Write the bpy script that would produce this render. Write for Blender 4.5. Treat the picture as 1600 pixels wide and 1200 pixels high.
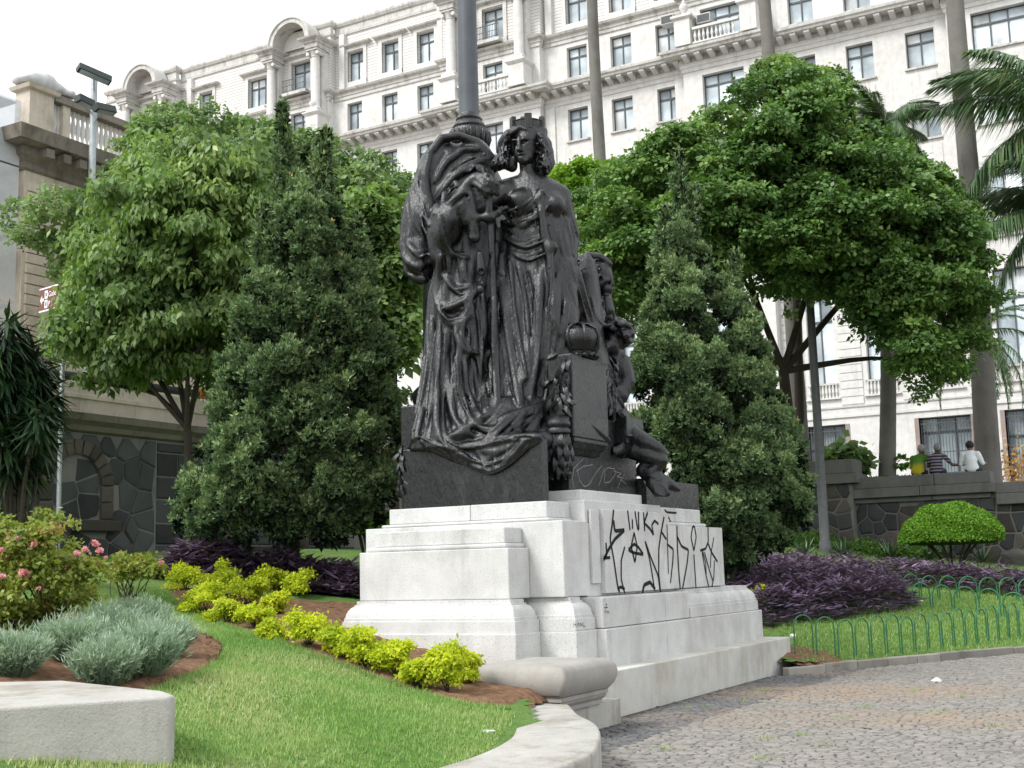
import bpy, bmesh, math, random
import numpy as np
from mathutils import Vector, Matrix
for o in list(bpy.data.objects): bpy.data.objects.remove(o)
scene = bpy.context.scene
COL = scene.collection
R = math.radians
rng = np.random.default_rng(7)
random.seed(7)
# ---------------------------------------------------------------- camera
FPX = 1950.0; PITCH = math.atan(290/1950.); YAW = R(29.5); ROLL = R(1.5); CZ = 1.65
_f = np.array([-math.sin(YAW)*math.cos(PITCH), math.cos(YAW)*math.cos(PITCH), math.sin(PITCH)])
_r0 = np.array([math.cos(YAW), math.sin(YAW), 0.]); _u0 = np.cross(_r0, _f)
_r = math.cos(ROLL)*_r0 - math.sin(ROLL)*_u0; _u = np.cross(_r, _f)
_C = np.array([0, 0, CZ])
cam = bpy.data.cameras.new('camera'); cam_o = bpy.data.objects.new('camera', cam); COL.objects.link(cam_o)
cam.sensor_width = 36; cam.lens = FPX/1600*36; cam.clip_start = .1; cam.clip_end = 1500
M4 = Matrix.Identity(4)
for i in range(3):
    M4[i][0] = _r[i]; M4[i][1] = _u[i]; M4[i][2] = -_f[i]; M4[i][3] = _C[i]
cam_o.matrix_world = M4
scene.camera = cam_o
scene.render.resolution_x = 1024; scene.render.resolution_y = 768
# survey helpers: a sight line of the photograph, met with a known plane or distance
def ray(x, y): return _f + _r*(x-800)/FPX - _u*(y-600)/FPX
def at(x, y, d): return _C + ray(x, y)*d
def onX(x, y, X): d = ray(x, y); return _C + d*(X/d[0])
def onY(x, y, Y): d = ray(x, y); return _C + d*(Y/d[1])
def onZ(x, y, Z): d = ray(x, y); return _C + d*((Z-CZ)/d[2])
# ---------------------------------------------------------------- sky, sun, exposure
SUN_DIR = Vector((-.5, -.95, 1.15)).normalized()          # towards the sun
w = bpy.data.worlds.new('World'); scene.world = w; w.use_nodes = True
nt = w.node_tree; nt.nodes.clear()
sky = nt.nodes.new('ShaderNodeTexSky'); sky.sky_type = 'NISHITA'; sky.sun_disc = False
sky.sun_elevation = math.asin(SUN_DIR.z); sky.sun_rotation = math.atan2(SUN_DIR.x, SUN_DIR.y)
sky.air_density = 1.0; sky.dust_density = 4.0
hs = nt.nodes.new('ShaderNodeHueSaturation'); hs.inputs['Saturation'].default_value = .15
mx = nt.nodes.new('ShaderNodeMix'); mx.data_type = 'RGBA'
mx.inputs[0].default_value = .72; mx.inputs[7].default_value = (9.4, 9.75, 10.0, 1)      # an even cloud deck over the sky
bg = nt.nodes.new('ShaderNodeBackground'); bg.inputs[1].default_value = .1
ow = nt.nodes.new('ShaderNodeOutputWorld')
nt.links.new(sky.outputs[0], hs.inputs['Color']); nt.links.new(hs.outputs[0], mx.inputs[6])
nt.links.new(mx.outputs[2], bg.inputs[0]); nt.links.new(bg.outputs[0], ow.inputs[0])
sun = bpy.data.lights.new('sun', 'SUN'); sun.energy = 1.5; sun.angle = R(16); sun.color = (1, .985, .96)
sun_o = bpy.data.objects.new('sun', sun); COL.objects.link(sun_o)
sun_o.rotation_euler = SUN_DIR.to_track_quat('Z', 'Y').to_euler(); sun_o.location = (0, 0, 30)
vs = scene.view_settings; vs.view_transform = 'Standard'; vs.look = 'None'; vs.gamma = 1; vs.exposure = 1.0
# ---------------------------------------------------------------- object helpers
def link(o): COL.objects.link(o); return o
def obj(name, me, mat=None, parent=None, kind=None):
    o = link(bpy.data.objects.new(name, me))
    if mat is not None and not me.materials: me.materials.append(mat)
    if parent is not None:
        o.parent = parent
        if parent.type == 'EMPTY' and parent.parent is None: o.location = -Vector(parent.location)
    if kind: o['kind'] = kind
    return o
def thing(name, label, cat, loc=(0, 0, 0), group=None):
    o = link(bpy.data.objects.new(name, None)); o.location = loc; o.empty_display_size = .2
    return tag(o, label, cat, group)
def tag(o, label, cat, group=None):
    o['label'] = label; o['category'] = cat
    if group: o['group'] = group
    return o
def struct(o): o['kind'] = 'structure'; return o
def np_mesh(name, V, Fc, smooth=False, attr=None):
    """uniform polygons: V (n,3), Fc (m,k)"""
    V = np.ascontiguousarray(V, dtype=np.float32); Fc = np.ascontiguousarray(Fc, dtype=np.int32)
    me = bpy.data.meshes.new(name); m, k = Fc.shape
    me.vertices.add(len(V)); me.vertices.foreach_set('co', V.ravel())
    me.loops.add(m*k); me.loops.foreach_set('vertex_index', Fc.ravel())
    me.polygons.add(m); me.polygons.foreach_set('loop_start', np.arange(m, dtype=np.int32)*k)
    me.polygons.foreach_set('loop_total', np.full(m, k, dtype=np.int32))
    if smooth: me.polygons.foreach_set('use_smooth', np.ones(m, dtype=bool))
    if attr is not None:
        a = me.attributes.new('v', 'FLOAT', 'POINT'); a.data.foreach_set('value', np.ascontiguousarray(attr, dtype=np.float32))
    me.update(calc_edges=True); me.validate()
    return me
class G:
    def __init__(s): s.v = []; s.f = []
    def add(s, V, F):
        n = len(s.v); s.v += [tuple(map(float, p)) for p in V]; s.f += [tuple(n+i for i in q) for q in F]; return s
    def box(s, x0, x1, y0, y1, z0, z1):
        return s.add([(x0,y0,z0),(x1,y0,z0),(x1,y1,z0),(x0,y1,z0),(x0,y0,z1),(x1,y0,z1),(x1,y1,z1),(x0,y1,z1)],
                     [(0,3,2,1),(4,5,6,7),(0,1,5,4),(1,2,6,5),(2,3,7,6),(3,0,4,7)])
    def loops(s, L, cap=True, close=True):
        n = len(L[0]); V = [p for l in L for p in l]; F = []
        for i in range(len(L)-1):
            for j in range(n if close else n-1):
                k = (j+1) % n; F.append((i*n+j, i*n+k, (i+1)*n+k, (i+1)*n+j))
        if cap: F.append(tuple(range(n-1, -1, -1))); F.append(tuple((len(L)-1)*n+j for j in range(n)))
        return s.add(V, F)
    def rings(s, x0, x1, y0, y1, prof):          # rectangle lofted through (outset, z)
        return s.loops([[(x0-o,y0-o,z),(x1+o,y0-o,z),(x1+o,y1+o,z),(x0-o,y1+o,z)] for o, z in prof])
    def lathe(s, c, prof, n=24):
        return s.loops([[(c[0]+r*math.cos(2*math.pi*j/n), c[1]+r*math.sin(2*math.pi*j/n), c[2]+z) for j in range(n)] for r, z in prof])
    def tube(s, P, r, n=8, cap=True):
        P = [Vector(p) for p in P]; L = []; rr = r if hasattr(r, '__len__') else [r]*len(P); up = None
        for i, p in enumerate(P):
            d = (P[min(i+1, len(P)-1)]-P[max(i-1, 0)]).normalized()
            if up is None: up = Vector((0,0,1)) if abs(d.z) < .9 else Vector((1,0,0))
            a = d.cross(up).normalized(); b = a.cross(d); up = b
            L.append([tuple(p+a*(rr[i]*math.cos(2*math.pi*j/n))+b*(rr[i]*math.sin(2*math.pi*j/n))) for j in range(n)])
        return s.loops(L, cap)
    def prism(s, poly, z0, z1): return s.loops([[(x,y,z0) for x, y in poly], [(x,y,z1) for x, y in poly]])
    def mesh(s, name='m', smooth=False):
        me = bpy.data.meshes.new(name); me.from_pydata(s.v, [], s.f); me.update()
        bm = bmesh.new(); bm.from_mesh(me); bmesh.ops.recalc_face_normals(bm, faces=bm.faces); bm.to_mesh(me); bm.free()
        if smooth: me.polygons.foreach_set('use_smooth', np.ones(len(me.polygons), dtype=bool))
        return me
def bevel(o, wd=.012, seg=2):
    m = o.modifiers.new('bevel', 'BEVEL'); m.width = wd; m.segments = seg; m.limit_method = 'ANGLE'; m.angle_limit = R(40); return o
def smooth_auto(o, ang=40):
    me = o.data; me.polygons.foreach_set('use_smooth', np.ones(len(me.polygons), dtype=bool)); me.set_sharp_from_angle(angle=R(ang)); return o
# ---------------------------------------------------------------- materials
def nodes(name):
    m = bpy.data.materials.new(name); m.use_nodes = True; t = m.node_tree; t.nodes.clear()
    out = t.nodes.new('ShaderNodeOutputMaterial'); return m, t, out
def ramp(t, stops, fac):
    n = t.nodes.new('ShaderNodeValToRGB'); e = n.color_ramp.elements
    while len(e) < len(stops): e.new(.5)
    for i, (p, c) in enumerate(stops): e[i].position = p; e[i].color = tuple(c)+(1,) if len(c) == 3 else c
    t.links.new(fac, n.inputs[0]); return n.outputs[0]
def noise(t, co, scale, detail=5, rough=.6, stretch=None, dist=0):
    if stretch:
        mp = t.nodes.new('ShaderNodeMapping'); mp.inputs['Scale'].default_value = stretch; t.links.new(co, mp.inputs[0]); co = mp.outputs[0]
    n = t.nodes.new('ShaderNodeTexNoise'); n.inputs['Scale'].default_value = scale; n.inputs['Detail'].default_value = detail
    n.inputs['Roughness'].default_value = rough; n.inputs['Distortion'].default_value = dist; t.links.new(co, n.inputs['Vector']); return n.outputs[0]
def mixc(t, fac, a, b, mode='MIX'):
    n = t.nodes.new('ShaderNodeMix'); n.data_type = 'RGBA'; n.blend_type = mode
    for sock, val in ((n.inputs[0], fac), (n.inputs[6], a), (n.inputs[7], b)):
        if isinstance(val, (int, float)): sock.default_value = val
        elif isinstance(val, tuple): sock.default_value = val if len(val) == 4 else val+(1,)
        else: t.links.new(val, sock)
    return n.outputs[2]
def bump(t, h, strength, dist=.02, prev=None):
    b = t.nodes.new('ShaderNodeBump'); b.inputs['Strength'].default_value = strength; b.inputs['Distance'].default_value = dist
    t.links.new(h, b.inputs['Height'])
    if prev is not None: t.links.new(prev, b.inputs['Normal'])
    return b.outputs[0]
def coord(t, which='Object'): return t.nodes.new('ShaderNodeTexCoord').outputs[which]
def principled(t, out, col, rough=.7, normal=None, metallic=0, spec=.4):
    p = t.nodes.new('ShaderNodeBsdfPrincipled'); p.inputs['Roughness'].default_value = rough if not hasattr(rough, 'links') else .5
    if hasattr(rough, 'links'): t.links.new(rough, p.inputs['Roughness'])
    p.inputs['Metallic'].default_value = metallic; p.inputs['Specular IOR Level'].default_value = spec
    if isinstance(col, tuple): p.inputs['Base Color'].default_value = col+(1,) if len(col) == 3 else col
    else: t.links.new(col, p.inputs['Base Color'])
    if normal is not None: t.links.new(normal, p.inputs['Normal'])
    t.links.new(p.outputs[0], out.inputs[0]); return p
def rnd(t): return t.nodes.new('ShaderNodeObjectInfo').outputs['Random']
def attr_v(t):
    a = t.nodes.new('ShaderNodeAttribute'); a.attribute_name = 'v'; return a.outputs['Fac']
def M_stone(name, c, speck=.35, speck_scale=90, stain=(.33, .3, .26), stain_amt=.4, bump_s=.25, rough=.85, vary=0, streak=0):
    m, t, out = nodes(name); co = coord(t)
    base = ramp(t, [(.3, tuple(x*.86 for x in c)), (.7, tuple(min(1, x*1.06) for x in c))], noise(t, co, 3, 6))
    if speck:
        sp = ramp(t, [(.30, (1-speck,)*3), (.44, (1, 1, 1))], noise(t, co, speck_scale, 3, .7)); base = mixc(t, 1, base, sp, 'MULTIPLY')
    st = ramp(t, [(.5, (0, 0, 0)), (.72, (1, 1, 1))], noise(t, co, 1.3, 8, .68, (1, 1, .5)))
    base = mixc(t, mixc(t, 1, st, (stain_amt,)*3, 'MULTIPLY'), base, mixc(t, 1, base, stain+(1,), 'MULTIPLY'))
    if streak:
        sk = ramp(t, [(.55, (0, 0, 0)), (.8, (1, 1, 1))], noise(t, co, 5, 5, .6, (1, 1, .06)))
        base = mixc(t, mixc(t, 1, sk, (streak,)*3, 'MULTIPLY'), base, mixc(t, 1, base, (.3, .29, .27, 1), 'MULTIPLY'))
    if vary: base = mixc(t, 1, base, ramp(t, [(0, (1-vary,)*3), (1, (1+vary*.3,)*3)], rnd(t)), 'MULTIPLY')
    nrm = bump(t, noise(t, co, 60, 6, .7), bump_s, .01); nrm = bump(t, noise(t, co, 9, 5), bump_s*.5, .02, nrm)
    principled(t, out, base, rough, nrm, spec=.25); return m
def M_leaf(name, stops, trans=.35, rough=.5, spec=.35, big=None):
    """leaf colour from the per-leaf value v, light shining through"""
    m, t, out = nodes(name); col = ramp(t, stops, attr_v(t))
    if big:
        n = ramp(t, [(.35, big[0]), (.65, big[1])], noise(t, coord(t), big[2], 3)); col = mixc(t, 1, col, n, 'MULTIPLY')
    p = principled(t, out, col, rough, spec=spec)
    tr = t.nodes.new('ShaderNodeBsdfTranslucent'); t.links.new(mixc(t, 1, col, (1.15, 1.25, .6, 1), 'MULTIPLY'), tr.inputs[0])
    ms = t.nodes.new('ShaderNodeMixShader'); ms.inputs[0].default_value = trans
    t.links.new(p.outputs[0], ms.inputs[1]); t.links.new(tr.outputs[0], ms.inputs[2]); t.links.new(ms.outputs[0], out.inputs[0]); return m
def M_plain(name, c, rough=.6, metallic=0, spec=.4, nscale=8, amt=.2, bump_s=.1, bscale=40):
    m, t, out = nodes(name); co = coord(t)
    col = ramp(t, [(.3, tuple(x*(1-amt) for x in c)), (.7, tuple(min(1, x*(1+amt)) for x in c))], noise(t, co, nscale, 6))
    principled(t, out, col, rough, bump(t, noise(t, co, bscale, 5), bump_s, .01), metallic, spec); return m
def smooth_line(P, n):
    P = np.array(P, float); s = np.r_[0, np.cumsum(np.linalg.norm(np.diff(P, axis=0), axis=1))]; u = np.linspace(0, s[-1], n*4)
    Q = np.stack([np.interp(u, s, P[:,k]) for k in range(P.shape[1])], -1)
    for _ in range(12): Q[1:-1] = .25*Q[:-2]+.5*Q[1:-1]+.25*Q[2:]
    return Q[np.linspace(0, len(Q)-1, n).astype(int)]
# ================================================================ TERRAIN
def sstep(x, a, b): t = np.clip((x-a)/(b-a), 0, 1); return t*t*(3-2*t)
def wob(x, y): return .03*np.sin(x*1.7+y*.9)+.02*np.sin(x*.8-y*2.3+1)
def hz(x, y):
    """height of the planted ground"""
    x = np.asarray(x, float); y = np.asarray(y, float)
    zl = .35+.16*np.clip(-x-5.2, -.3, 30)+.03*np.clip(10-y, -3, 6)*sstep(-x, 5.0, 5.6)
    zl = np.where(x < -14, .35+.16*8.8+.06*(-x-14)+.03*np.clip(10-y, -3, 6), zl)
    yk = 18.57+1.99*(x+5.82)
    zr = .09+.075*np.clip(y-yk, 0, 40); zr = np.minimum(zr, 1.9+.01*(y-yk))
    k = sstep(y, 15.5, 20.5)
    return zl*(1-k)+zr*k+wob(x, y)*sstep(-x, 5.5, 7)
# -- far ground sheet
g = G(); g.add([(-400,-200,-.3),(300,-200,-.3),(300,500,-.3),(-400,500,-.3)], [(0,1,2,3)])
M_earth = M_plain('earth', (.16, .12, .085), .95, spec=.1, nscale=2, amt=.3, bump_s=.6)
struct(obj('ground', g.mesh(), M_earth))
# -- lawn
def M_grassground():
    m, t, out = nodes('lawn'); co = coord(t)
    a = ramp(t, [(.3, (.09, .19, .045)), (.55, (.15, .25, .075)), (.75, (.27, .28, .13))], noise(t, co, 1.1, 7, .65))
    b = ramp(t, [(.35, (.5, .5, .45)), (.65, (1.2, 1.2, 1.1))], noise(t, co, 55, 4, .7))
    principled(t, out, mixc(t, 1, a, b, 'MULTIPLY'), .95, bump(t, noise(t, co, 70, 4), .8, .03), spec=.1); return m
M_lawn = M_grassground()
W_IN = [(-6.3,10.95),(-5.93,10.3),(-5.5,9.6),(-5.2,9.1),(-4.98,8.65),(-4.86,8.25),(-4.75,7.75),(-4.71,7.27),(-4.75,6.5),(-5.0,5.6),(-5.5,4.7),(-6.3,3.8)]
W_OUT = [(-5.6,10.85),(-5.14,10.13),(-4.75,9.68),(-4.5,9.25),(-4.29,8.8),(-4.12,8.4),(-3.99,8.05),(-3.95,7.54),(-3.98,6.5),(-4.2,5.5),(-4.7,4.4),(-5.6,3.2)]
GARDEN = [(-6.35,12.6),(-6.3,10.95)]+[(a[0]*.7+b[0]*.3, a[1]*.7+b[1]*.3) for a, b in zip(W_IN, W_OUT)][1:]+[(-9,2),(-40,2),(-40,37.3),(6,37.3),(6,41),(5.2,40.4),(-3.33,23.62),(-5.9,18.57),(-6.35,19.3)]
def inside(px, py, poly):
    c = np.zeros(px.shape, bool); n = len(poly)
    for i in range(n):
        x1, y1 = poly[i]; x2, y2 = poly[(i+1) % n]
        if y1 == y2: continue
        c ^= ((y1 > py) != (y2 > py)) & (px < (x2-x1)*(py-y1)/(y2-y1)+x1)
    return c
def grid_mesh(x0, x1, y0, y1, st, poly, dz=0.):
    xs = np.arange(x0, x1+1e-6, st); ys = np.arange(y0, y1+1e-6, st); X, Y = np.meshgrid(xs, ys, indexing='ij')
    V = np.stack([X, Y, hz(X, Y)+dz], -1).reshape(-1, 3); nx, ny = X.shape
    i, j = np.meshgrid(np.arange(nx-1), np.arange(ny-1), indexing='ij'); i = i.ravel(); j = j.ravel()
    ok = inside(xs[i]+st/2, ys[j]+st/2, poly); i = i[ok]; j = j[ok]
    Fc = np.stack([i*ny+j, (i+1)*ny+j, (i+1)*ny+j+1, i*ny+j+1], -1)
    return np_mesh('grid', V, Fc, True)
struct(obj('lawn', grid_mesh(-32, 6, 2, 37.2, .12, GARDEN), M_lawn))
# -- bare soil beds: strips between two edges, draped just above the lawn
M_soil = M_plain('soil', (.17, .1, .062), .97, spec=.08, nscale=14, amt=.45, bump_s=1.0, bscale=60)
def strip(name, lo, hi, n=60, m=14, dz=.018):
    def res(P, n):
        P = np.array(P, float); s = np.r_[0, np.cumsum(np.hypot(*np.diff(P, axis=0).T))]; u = np.linspace(0, s[-1], n)
        return np.stack([np.interp(u, s, P[:,0]), np.interp(u, s, P[:,1])], -1)
    a = res(lo, n); b = res(hi, n); t = np.linspace(0, 1, m)[None,:,None]
    Q = a[:,None]*(1-t)+b[:,None]*t
    e = (rng.random((n, m, 2))-.5)*.07; Q = Q+e
    ei = np.minimum(np.arange(n), n-1-np.arange(n))[:,None]; ej = np.minimum(np.arange(m), m-1-np.arange(m))[None]; edge = np.clip(np.minimum(ei, ej*1.0)/1.5, 0, 1)
    z = hz(Q[...,0], Q[...,1])+dz*edge-.05*(1-edge)+rng.random((n, m))*.03*edge
    V = np.concatenate([Q, z[...,None]], -1).reshape(-1, 3)
    i, j = np.meshgrid(np.arange(n-1), np.arange(m-1), indexing='ij'); i = i.ravel(); j = j.ravel()
    return struct(obj(name, np_mesh(name, V, np.stack([i*m+j, (i+1)*m+j, (i+1)*m+j+1, i*m+j+1], -1), True), M_soil))
def gp(x, y):                       # where a sight line meets the planted ground
    d = ray(x, y); s = 4.0
    for _ in range(400):
        p = _C+d*s
        if p[2] < hz(p[0], p[1]): break
        s += .06
    return p
bed_lo = [gp(*p)[:2] for p in [(262,940),(330,968),(400,994),(470,1022),(560,1052),(650,1085),(735,1106),(795,1110)]]
bed_hi = [(-13.2,13.2),(-11.8,14.4),(-10.8,15.0),(-10.05,14.9),(-9.7,13.6),(-8.6,12.9),(-7.4,12.6),(-6.6,12.5),(-6.2,12.2)]
strip('soil_bed', bed_lo, bed_hi, 70, 26)
lav_lo = [gp(*p)[:2] for p in [(-60,1130),(120,1150),(240,1085),(330,1050),(352,1015)]]
lav_hi = [gp(*p)[:2] for p in [(-60,960),(60,950),(160,955),(250,965),(345,1008)]]
strip('soil_bed', lav_lo, lav_hi, 40, 20)
strip('soil_bed', [(-6.2,18.2),(-6.05,18.9),(-5.75,18.75),(-5.3,19.6)], [(-7.0,19.8),(-6.9,20.6),(-6.3,20.4),(-5.6,20.2)], 24, 10, .02)
# ================================================================ PAVING of small split stones
M_joint = M_plain('joint_dirt', (.115, .1, .085), .97, spec=.08, nscale=5, amt=.35, bump_s=.5)
g = G(); g.add([(-8,-4,-.012),(40,-4,-.012),(40,60,-.012),(5.2,40.4,-.012),(-3.25,23.62,-.012),(-5.8,18.5,-.012),(-8,16,-.012)], [(0,1,2,3,4,5,6)])
paving = struct(obj('paving', g.mesh(), M_joint))
def M_cobble():
    m, t, out = nodes('cobble'); co = coord(t); v = attr_v(t)
    c = ramp(t, [(0, (.1, .1, .104)), (.3, (.135, .135, .138)), (.42, (.2, .188, .172)), (.75, (.236, .222, .203)), (1, (.27, .252, .23))], v)
    c = mixc(t, 1, c, ramp(t, [(.3, (.78, .78, .78)), (.7, (1.1, 1.1, 1.1))], noise(t, co, 22, 5)), 'MULTIPLY')
    def spot(px, py, sx, sy, amt, c):
        p = onZ(px, py, 0); mp = t.nodes.new('ShaderNodeMapping'); mp.vector_type = 'TEXTURE'; mp.inputs['Location'].default_value = (p[0], p[1], 0); mp.inputs['Rotation'].default_value = (0, 0, R(20)); mp.inputs['Scale'].default_value = (sx, sy, 5); t.links.new(co, mp.inputs[0])
        gr = t.nodes.new('ShaderNodeTexGradient'); gr.gradient_type = 'SPHERICAL'; t.links.new(mp.outputs[0], gr.inputs[0]); f = mixc(t, 1, ramp(t, [(0, (0, 0, 0)), (.55, (1, 1, 1))], gr.outputs[0]), ramp(t, [(.35, (0, 0, 0)), (.6, (amt, amt, amt))], noise(t, co, 3, 6, .65)), 'MULTIPLY')
        return mixc(t, f, c, (.27, .205, .145))
    c = spot(1330, 1080, 2.6, 1.5, .85, c); c = spot(1560, 1125, 1.8, 1.0, .6, c); c = spot(1250, 1052, 1.4, .5, .9, c); c = spot(1240, 1120, 2.5, 1.2, .45, c)
    principled(t, out, c, .85, bump(t, noise(t, co, 45, 5), .35, .01), spec=.2); return m
M_cob = M_cobble()
def cobbles():
    """rows of jittered, unequal stones sharing wobbly joints; each stone a low cushion"""
    ang = R(22); ca, sa = math.cos(ang), math.sin(ang); rows = []
    Vs, n = [], 0; rh = .075
    U0, U1, V0, V1 = -6, 20, 2, 34
    stones = []
    vv = V0
    while vv < V1:
        h = rh*random.uniform(.85, 1.2); u = U0+random.random()*.1
        while u < U1:
            wd = random.uniform(.07, .15); x = u*ca-vv*sa; y = u*sa+vv*ca
            stones.append((u, vv, wd, h)); u += wd
        vv += h
    S = np.array(stones)
    cu = S[:,0]+S[:,2]/2; cv = S[:,1]+S[:,3]/2; X = cu*ca-cv*sa; Y = cu*sa+cv*ca
    dep = X*_f[0]+Y*_f[1]-CZ*_f[2]; lat = X*_r0[0]+Y*_r0[1]
    px = 800+FPX*lat/np.maximum(dep, .1)
    vis = (dep > 7.5) & (dep < 27) & (px > 860) & (px < 1680)
    ok = vis & ~inside(X, Y, [(p[0]+.05, p[1]) for p in GARDEN]) & (X > np.where((Y > 10.5) & (Y < 19.5), -6.03, -9)) & ~inside(X, Y, W_OUT[::-1]+[(-9,3),(-9,10)])
    yk = 18.57+1.99*(X+5.82); ok &= ~((Y > yk-.22) & (Y > 18.3))
    return S[ok], X[ok], Y[ok], dep[ok], ca, sa
S, SX, SY, SD, ca, sa = cobbles()
def wv(u, v):   # joint wobble
    return .02*np.sin(u*29+v*17)+.018*np.sin(u*11.3-v*41+2), .02*np.sin(u*23-v*13+1)+.013*np.sin(u*47+v*7)
def cobble_geo(s, X, Y):
    u, v, wd, h = s; gap = random.uniform(.002, .009) if random.random() < .8 else .013; q = []
    for du, dv in ((0,0),(1,0),(1,1),(0,1)):
        a, b = wv(u+du*wd, v+dv*h); q.append((u+du*wd+a, v+dv*h+b))
    q = np.array(q); c = q.mean(0); top = random.uniform(-.002, .004); tilt = (random.uniform(-.02,.02), random.uniform(-.02,.02))
    L = []
    for inset, z in ((gap, -.02), (gap, -.003+top), (gap+.01, top)):
        d = q-c; ln = np.linalg.norm(d, axis=1, keepdims=True); p = c+d*(1-inset*1.5/ln)
        L.append([(p[k,0]*ca-p[k,1]*sa, p[k,0]*sa+p[k,1]*ca, z+(p[k]-c) @ np.array(tilt)) for k in range(4)])
    V = [p for l in L for p in l]; F = []
    for i in range(2):
        for j in range(4): k = (j+1) % 4; F.append((i*4+j, i*4+k, (i+1)*4+k, (i+1)*4+j))
    F.append((8,9,10,11)); return V, F
def tone(X, Y):
    band = (X < -5.1) & (Y > 9)          # darker border course along the monument
    bandw = (abs(Y-9.3-(X+3.9)*.4) < .35) & (X < -2.9)
    return random.uniform(.05, .38) if (band or bandw) else random.uniform(.36, 1)
order = np.argsort(SD); VV, FF, AV = [], [], []
for n_, i in enumerate(order):
    V, F = cobble_geo(S[i], SX[i], SY[i]); tv = tone(SX[i], SY[i])
    if n_ < 300:
        me = np_mesh('cobble', np.array(V), np.array(F), attr=np.full(12, tv)); obj('cobble', me, M_cob, paving)
    else:
        b = len(VV)*12; VV.append(V); FF.append(np.array(F)+b); AV.append(np.full(12, tv))
obj('cobbles', np_mesh('cobbles', np.concatenate(VV), np.concatenate(FF), attr=np.concatenate(AV)), M_cob, paving, 'stuff')
# weeds in the joints
def blades(P, n_each, hgt, spread, wid=.006, lean=.6):
    """thin grass blades round the points P (k,3) -> mesh arrays"""
    k = len(P); n = k*n_each; B = np.repeat(P, n_each, 0)+np.c_[rng.normal(0, spread, (n, 2)), np.zeros(n)]
    a = rng.random(n)*2*np.pi; l = hgt*(.5+rng.random(n)*.8); ln = lean*rng.random(n)
    tip = B+np.c_[np.cos(a)*l*ln, np.sin(a)*l*ln, l*np.sqrt(np.maximum(.05, 1-ln**2*.8))]
    wd = np.c_[-np.sin(a), np.cos(a), np.zeros(n)]*wid
    V = np.stack([B-wd, B+wd, tip], 1).reshape(-1, 3); return V, np.arange(n*3).reshape(-1, 3), np.repeat(rng.random(n), 3)
M_grass = M_leaf('grass_blade', [(0, (.12, .25, .055)), (.35, (.22, .375, .105)), (.62, (.33, .42, .165)), (1, (.55, .52, .31))], .3, .7, .15)
wp = [onZ(x, y, 0) for x, y in [(1195,1078),(1090,1105),(1160,1095),(1428,1080),(1462,1112),(1310,1125),(1255,1150),(1205,1155),(1030,1170),(1290,1165),(1180,1185),(1120,1060),(1350,1105),(1500,1090),(1560,1135)]]
wp = np.array([p+np.array([random.gauss(0,.05), random.gauss(0,.05), 0]) for p in wp for _ in range(2)])
V, F, A = blades(wp, 16, .04, .045, .004)
tag(obj('weeds', np_mesh('weeds', V, F, attr=A), M_grass, kind='stuff'), 'sparse green weeds growing in the joints of the stone paving', 'weeds')
# -- lawn blades
def scatter(poly_px, n, extra=None):
    xs = np.array([p[0] for p in poly_px]); ys = np.array([p[1] for p in poly_px]); x0, x1, y0, y1 = xs.min(), xs.max(), ys.min(), ys.max()
    P = np.c_[rng.uniform(x0, x1, n), rng.uniform(y0, y1, n)]; P = P[inside(P[:,0], P[:,1], poly_px)]
    return np.c_[P, hz(P[:,0], P[:,1])]
lawnL = [tuple(gp(*p)[:2]) for p in [(160,905),(262,930),(400,994),(560,1052),(650,1085),(745,1104),(800,1118)]]+[(-5.3,9.2),(-4.95,8.25),(-4.8,7.27),(-4.95,6.0),(-5.6,4.8),(-7.2,5.0),(-7.7,6.8),(-8.3,8.2),(-9.6,8.7),(-11,10.5)]
P = scatter(lawnL, 90000); P = P[~inside(P[:,0], P[:,1], [tuple(p) for p in lav_lo]+[tuple(p) for p in lav_hi[::-1]])]
V1, F1, A1 = blades(P, 3, .042, .02, .0045, .9)
dry = np.clip(.5+.5*np.sin(P[:,0]*2.1+np.sin(P[:,1]*1.7)*1.5)*np.sin(P[:,1]*1.3+1), 0, 1); A1 = np.clip(A1*.5+np.repeat(dry, 9)*.5, 0, 1)
EB = np.concatenate([smooth_line(bed_lo, 900), smooth_line(lav_lo[1:], 500)]); EB = np.c_[EB+rng.normal(0, .035, EB.shape), np.zeros(len(EB))]; EB[:,2] = hz(EB[:,0], EB[:,1]); v_, f_, a_ = blades(EB, 5, .055, .02, .005, .9); F1 = np.concatenate([F1, f_+len(V1)]); V1 = np.concatenate([V1, v_]); A1 = np.concatenate([A1, a_*.7])
tag(obj('grass', np_mesh('grass', V1, F1, attr=A1), M_grass, kind='stuff'), 'short patchy grass of the sloping lawn left of the pedestal', 'grass')
lawnR = [(-5.75,18.9),(-3.3,23.85),(.5,31.5),(3,37),(-10,37),(-11,33),(-8.5,29.5),(-6.2,28),(-5.6,26.8),(-6.6,24.6),(-7.2,22),(-6.4,20)]
P = scatter(lawnR, 60000); V2, F2, A2 = blades(P, 3, .07, .03, .008, .8)
tag(obj('grass', np_mesh('grass', V2, F2, attr=A2*.75), M_grass, kind='stuff'), 'bright green grass of the lawn behind the hoop edging', 'grass')
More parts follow.
